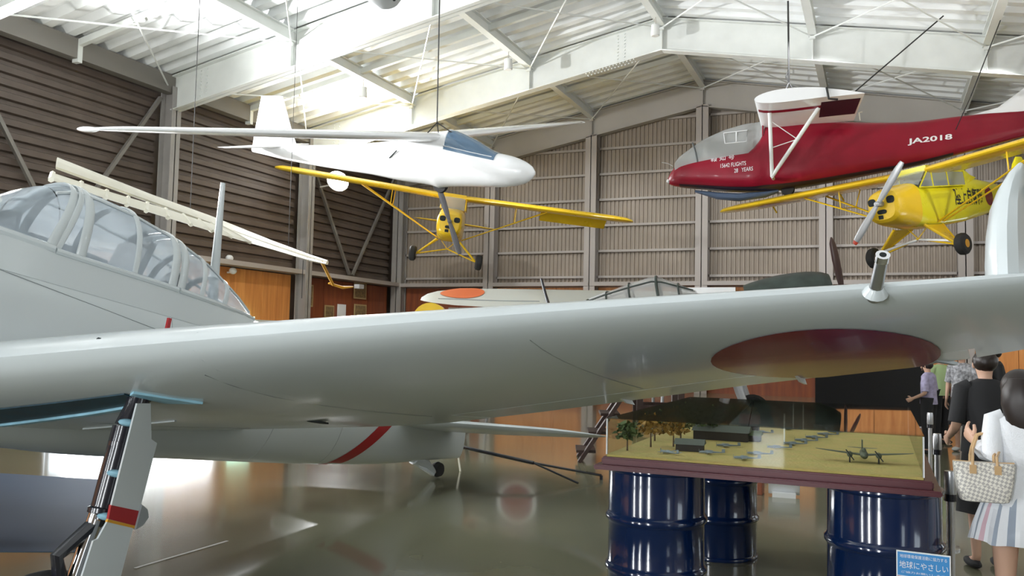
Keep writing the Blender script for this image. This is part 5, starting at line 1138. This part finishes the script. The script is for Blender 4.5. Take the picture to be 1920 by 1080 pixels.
def visitor(loc, rz, h, label, top, bottom, hair=M_hair, cap=None, skirt=False, lean=0., arm=(-.2,.2,.95), shoes=M_clothk):
    k=h/1.62; t=tag(empty('person',(loc[0],loc[1],0),rz),label,'person')
    P=lambda x,y,z:V((x*k,y*k,z*k))
    wl,wr_=P(arm[0],arm[1],arm[2]),P(.23,.06,.80); el,er=P(-.23,-.02,1.05),P(.235,-.03,1.07)
    J={'pel':(P(0,0,.88),(.13*k,.10*k)),'wst':(P(0,0,1.03),(.115*k,.09*k)),'chs':(P(0,0,1.22),(.14*k,.10*k)),'nk0':(P(0,0,1.36),.06*k),'nk':(P(0,.015,1.42),.045*k),'hd':(P(0,.03,1.49),(.075*k,.08*k)),'hd2':(P(0,.03,1.56),(.07*k,.078*k)),'sl':(P(-.17,0,1.34),.05*k),'el':(el,.038*k),'wl':(wl,.025*k),'sr':(P(.17,0,1.34),.05*k),'er':(er,.038*k),'wr':(wr_,.025*k),
     'hl':(P(-.09,0,.85),.085*k),'kl':(P(-.095,.01,.47),.055*k),'al':(P(-.09,-.02,.07),.035*k),'tl':(P(-.10,.11,.03),.03*k),'hr':(P(.09,0,.85),.085*k),'kr':(P(.095,.01,.47),.055*k),'ar':(P(.09,-.02,.07),.035*k),'tr':(P(.10,.11,.03),.03*k)}
    ED=[('pel','wst'),('wst','chs'),('chs','nk0'),('nk0','nk'),('nk','hd'),('hd','hd2'),('chs','sl'),('sl','el'),('el','wl'),('chs','sr'),('sr','er'),('er','wr'),('pel','hl'),('hl','kl'),('kl','al'),('al','tl'),('pel','hr'),('hr','kr'),('kr','ar'),('ar','tr')]
    skin_mesh('body',J,ED,M_skin,t,'pel',1)
    hand(t,wl,wl-el,(1,0,.2),M_skin,.5,k).build('hand',M_skin,parent=t); hand(t,wr_,wr_-er,(-1,0,0),M_skin,.4,k).build('hand',M_skin,parent=t)
    face(t,P(0,.03,1.515),(0,1,0),.08*k,M_skin)
    MB().ell(P(0,.012,1.545),.088*k,.093*k,.085*k,16,10).build('hair',hair,parent=t)
    if cap: MB().ell(P(0,.03,1.575),.095*k,.10*k,.06*k,16,8).loft([rr2 for rr2 in [[P(.085*math.cos(a)*s_,.09+.09*math.sin(a)*s_,1.565) for a in [PI*j/10 for j in range(11)]]+[P(-.085*s_,.06,1.57),P(.085*s_,.06,1.57)] for s_ in (1.,.98)]]).build('cap',cap,parent=t)
    ring_loft([(0,0,1.415*k,.06*k,.058*k),(0,0,1.385*k,.13*k,.08*k),(0,0,1.34*k,.19*k,.10*k),(0,0,1.22*k,.185*k,.125*k),(0,0,1.05*k,.165*k,.125*k),(0,0,.86*k,.18*k,.14*k)],28,7,.03).build('shirt',top,parent=t)
    for s_,e_ in ((J['sl'][0],el),(J['sr'][0],er)): MB().path([s_+V((.04*(1 if s_.x<0 else -1)*k,0,.01)),s_,s_.lerp(e_,.55),s_.lerp(e_,.9)],[.06*k,.066*k,.062*k,.06*k],14).build('sleeve',top,parent=t)
    if skirt: ring_loft([(0,0,1.0*k,.14*k,.11*k),(0,0,.85*k,.175*k,.14*k),(0,0,.6*k,.20*k,.17*k),(0,0,.42*k,.22*k,.19*k)],32,8,.04).build('skirt',bottom,parent=t)
    else:
        for sg in (-1,1): MB().path([P(sg*.075,0,.97),P(sg*.09,0,.80),P(sg*.095,.01,.47),P(sg*.09,-.02,.09)],[.115*k,.105*k,.078*k,.062*k],16).build('trouser_leg',bottom,parent=t)
    for sg in (-1,1): MB().ell(P(sg*.097,.04,.035),.045*k,.13*k,.038*k,12,7).build('shoe',shoes,parent=t)
    return t
visitor((.74,7.3),.3,1.60,'woman dressed all in black standing beyond the woman with the handbag',M_clothk,M_clothk,skirt=True)
visitor((1.24,15.5),2.7,1.62,'visitor in a grey printed shirt and long black skirt standing far back',M_clothg,M_clothk,skirt=True,shoes=M_shoe)
visitor((.72,14.9),1.2,1.44,'visitor in lilac top and pale cap near the farthest barrier post',M_clothp,M_clothk,cap=M_shoe)
visitor((.98,16.6),-2.4,1.56,'visitor in a lime green top between the two far visitors',M_clothgr,M_clothk)
visitor((1.75,15.8),1.6,1.66,'visitor in dark clothes at the far right behind the black-clad woman',M_clothk,M_clothk)
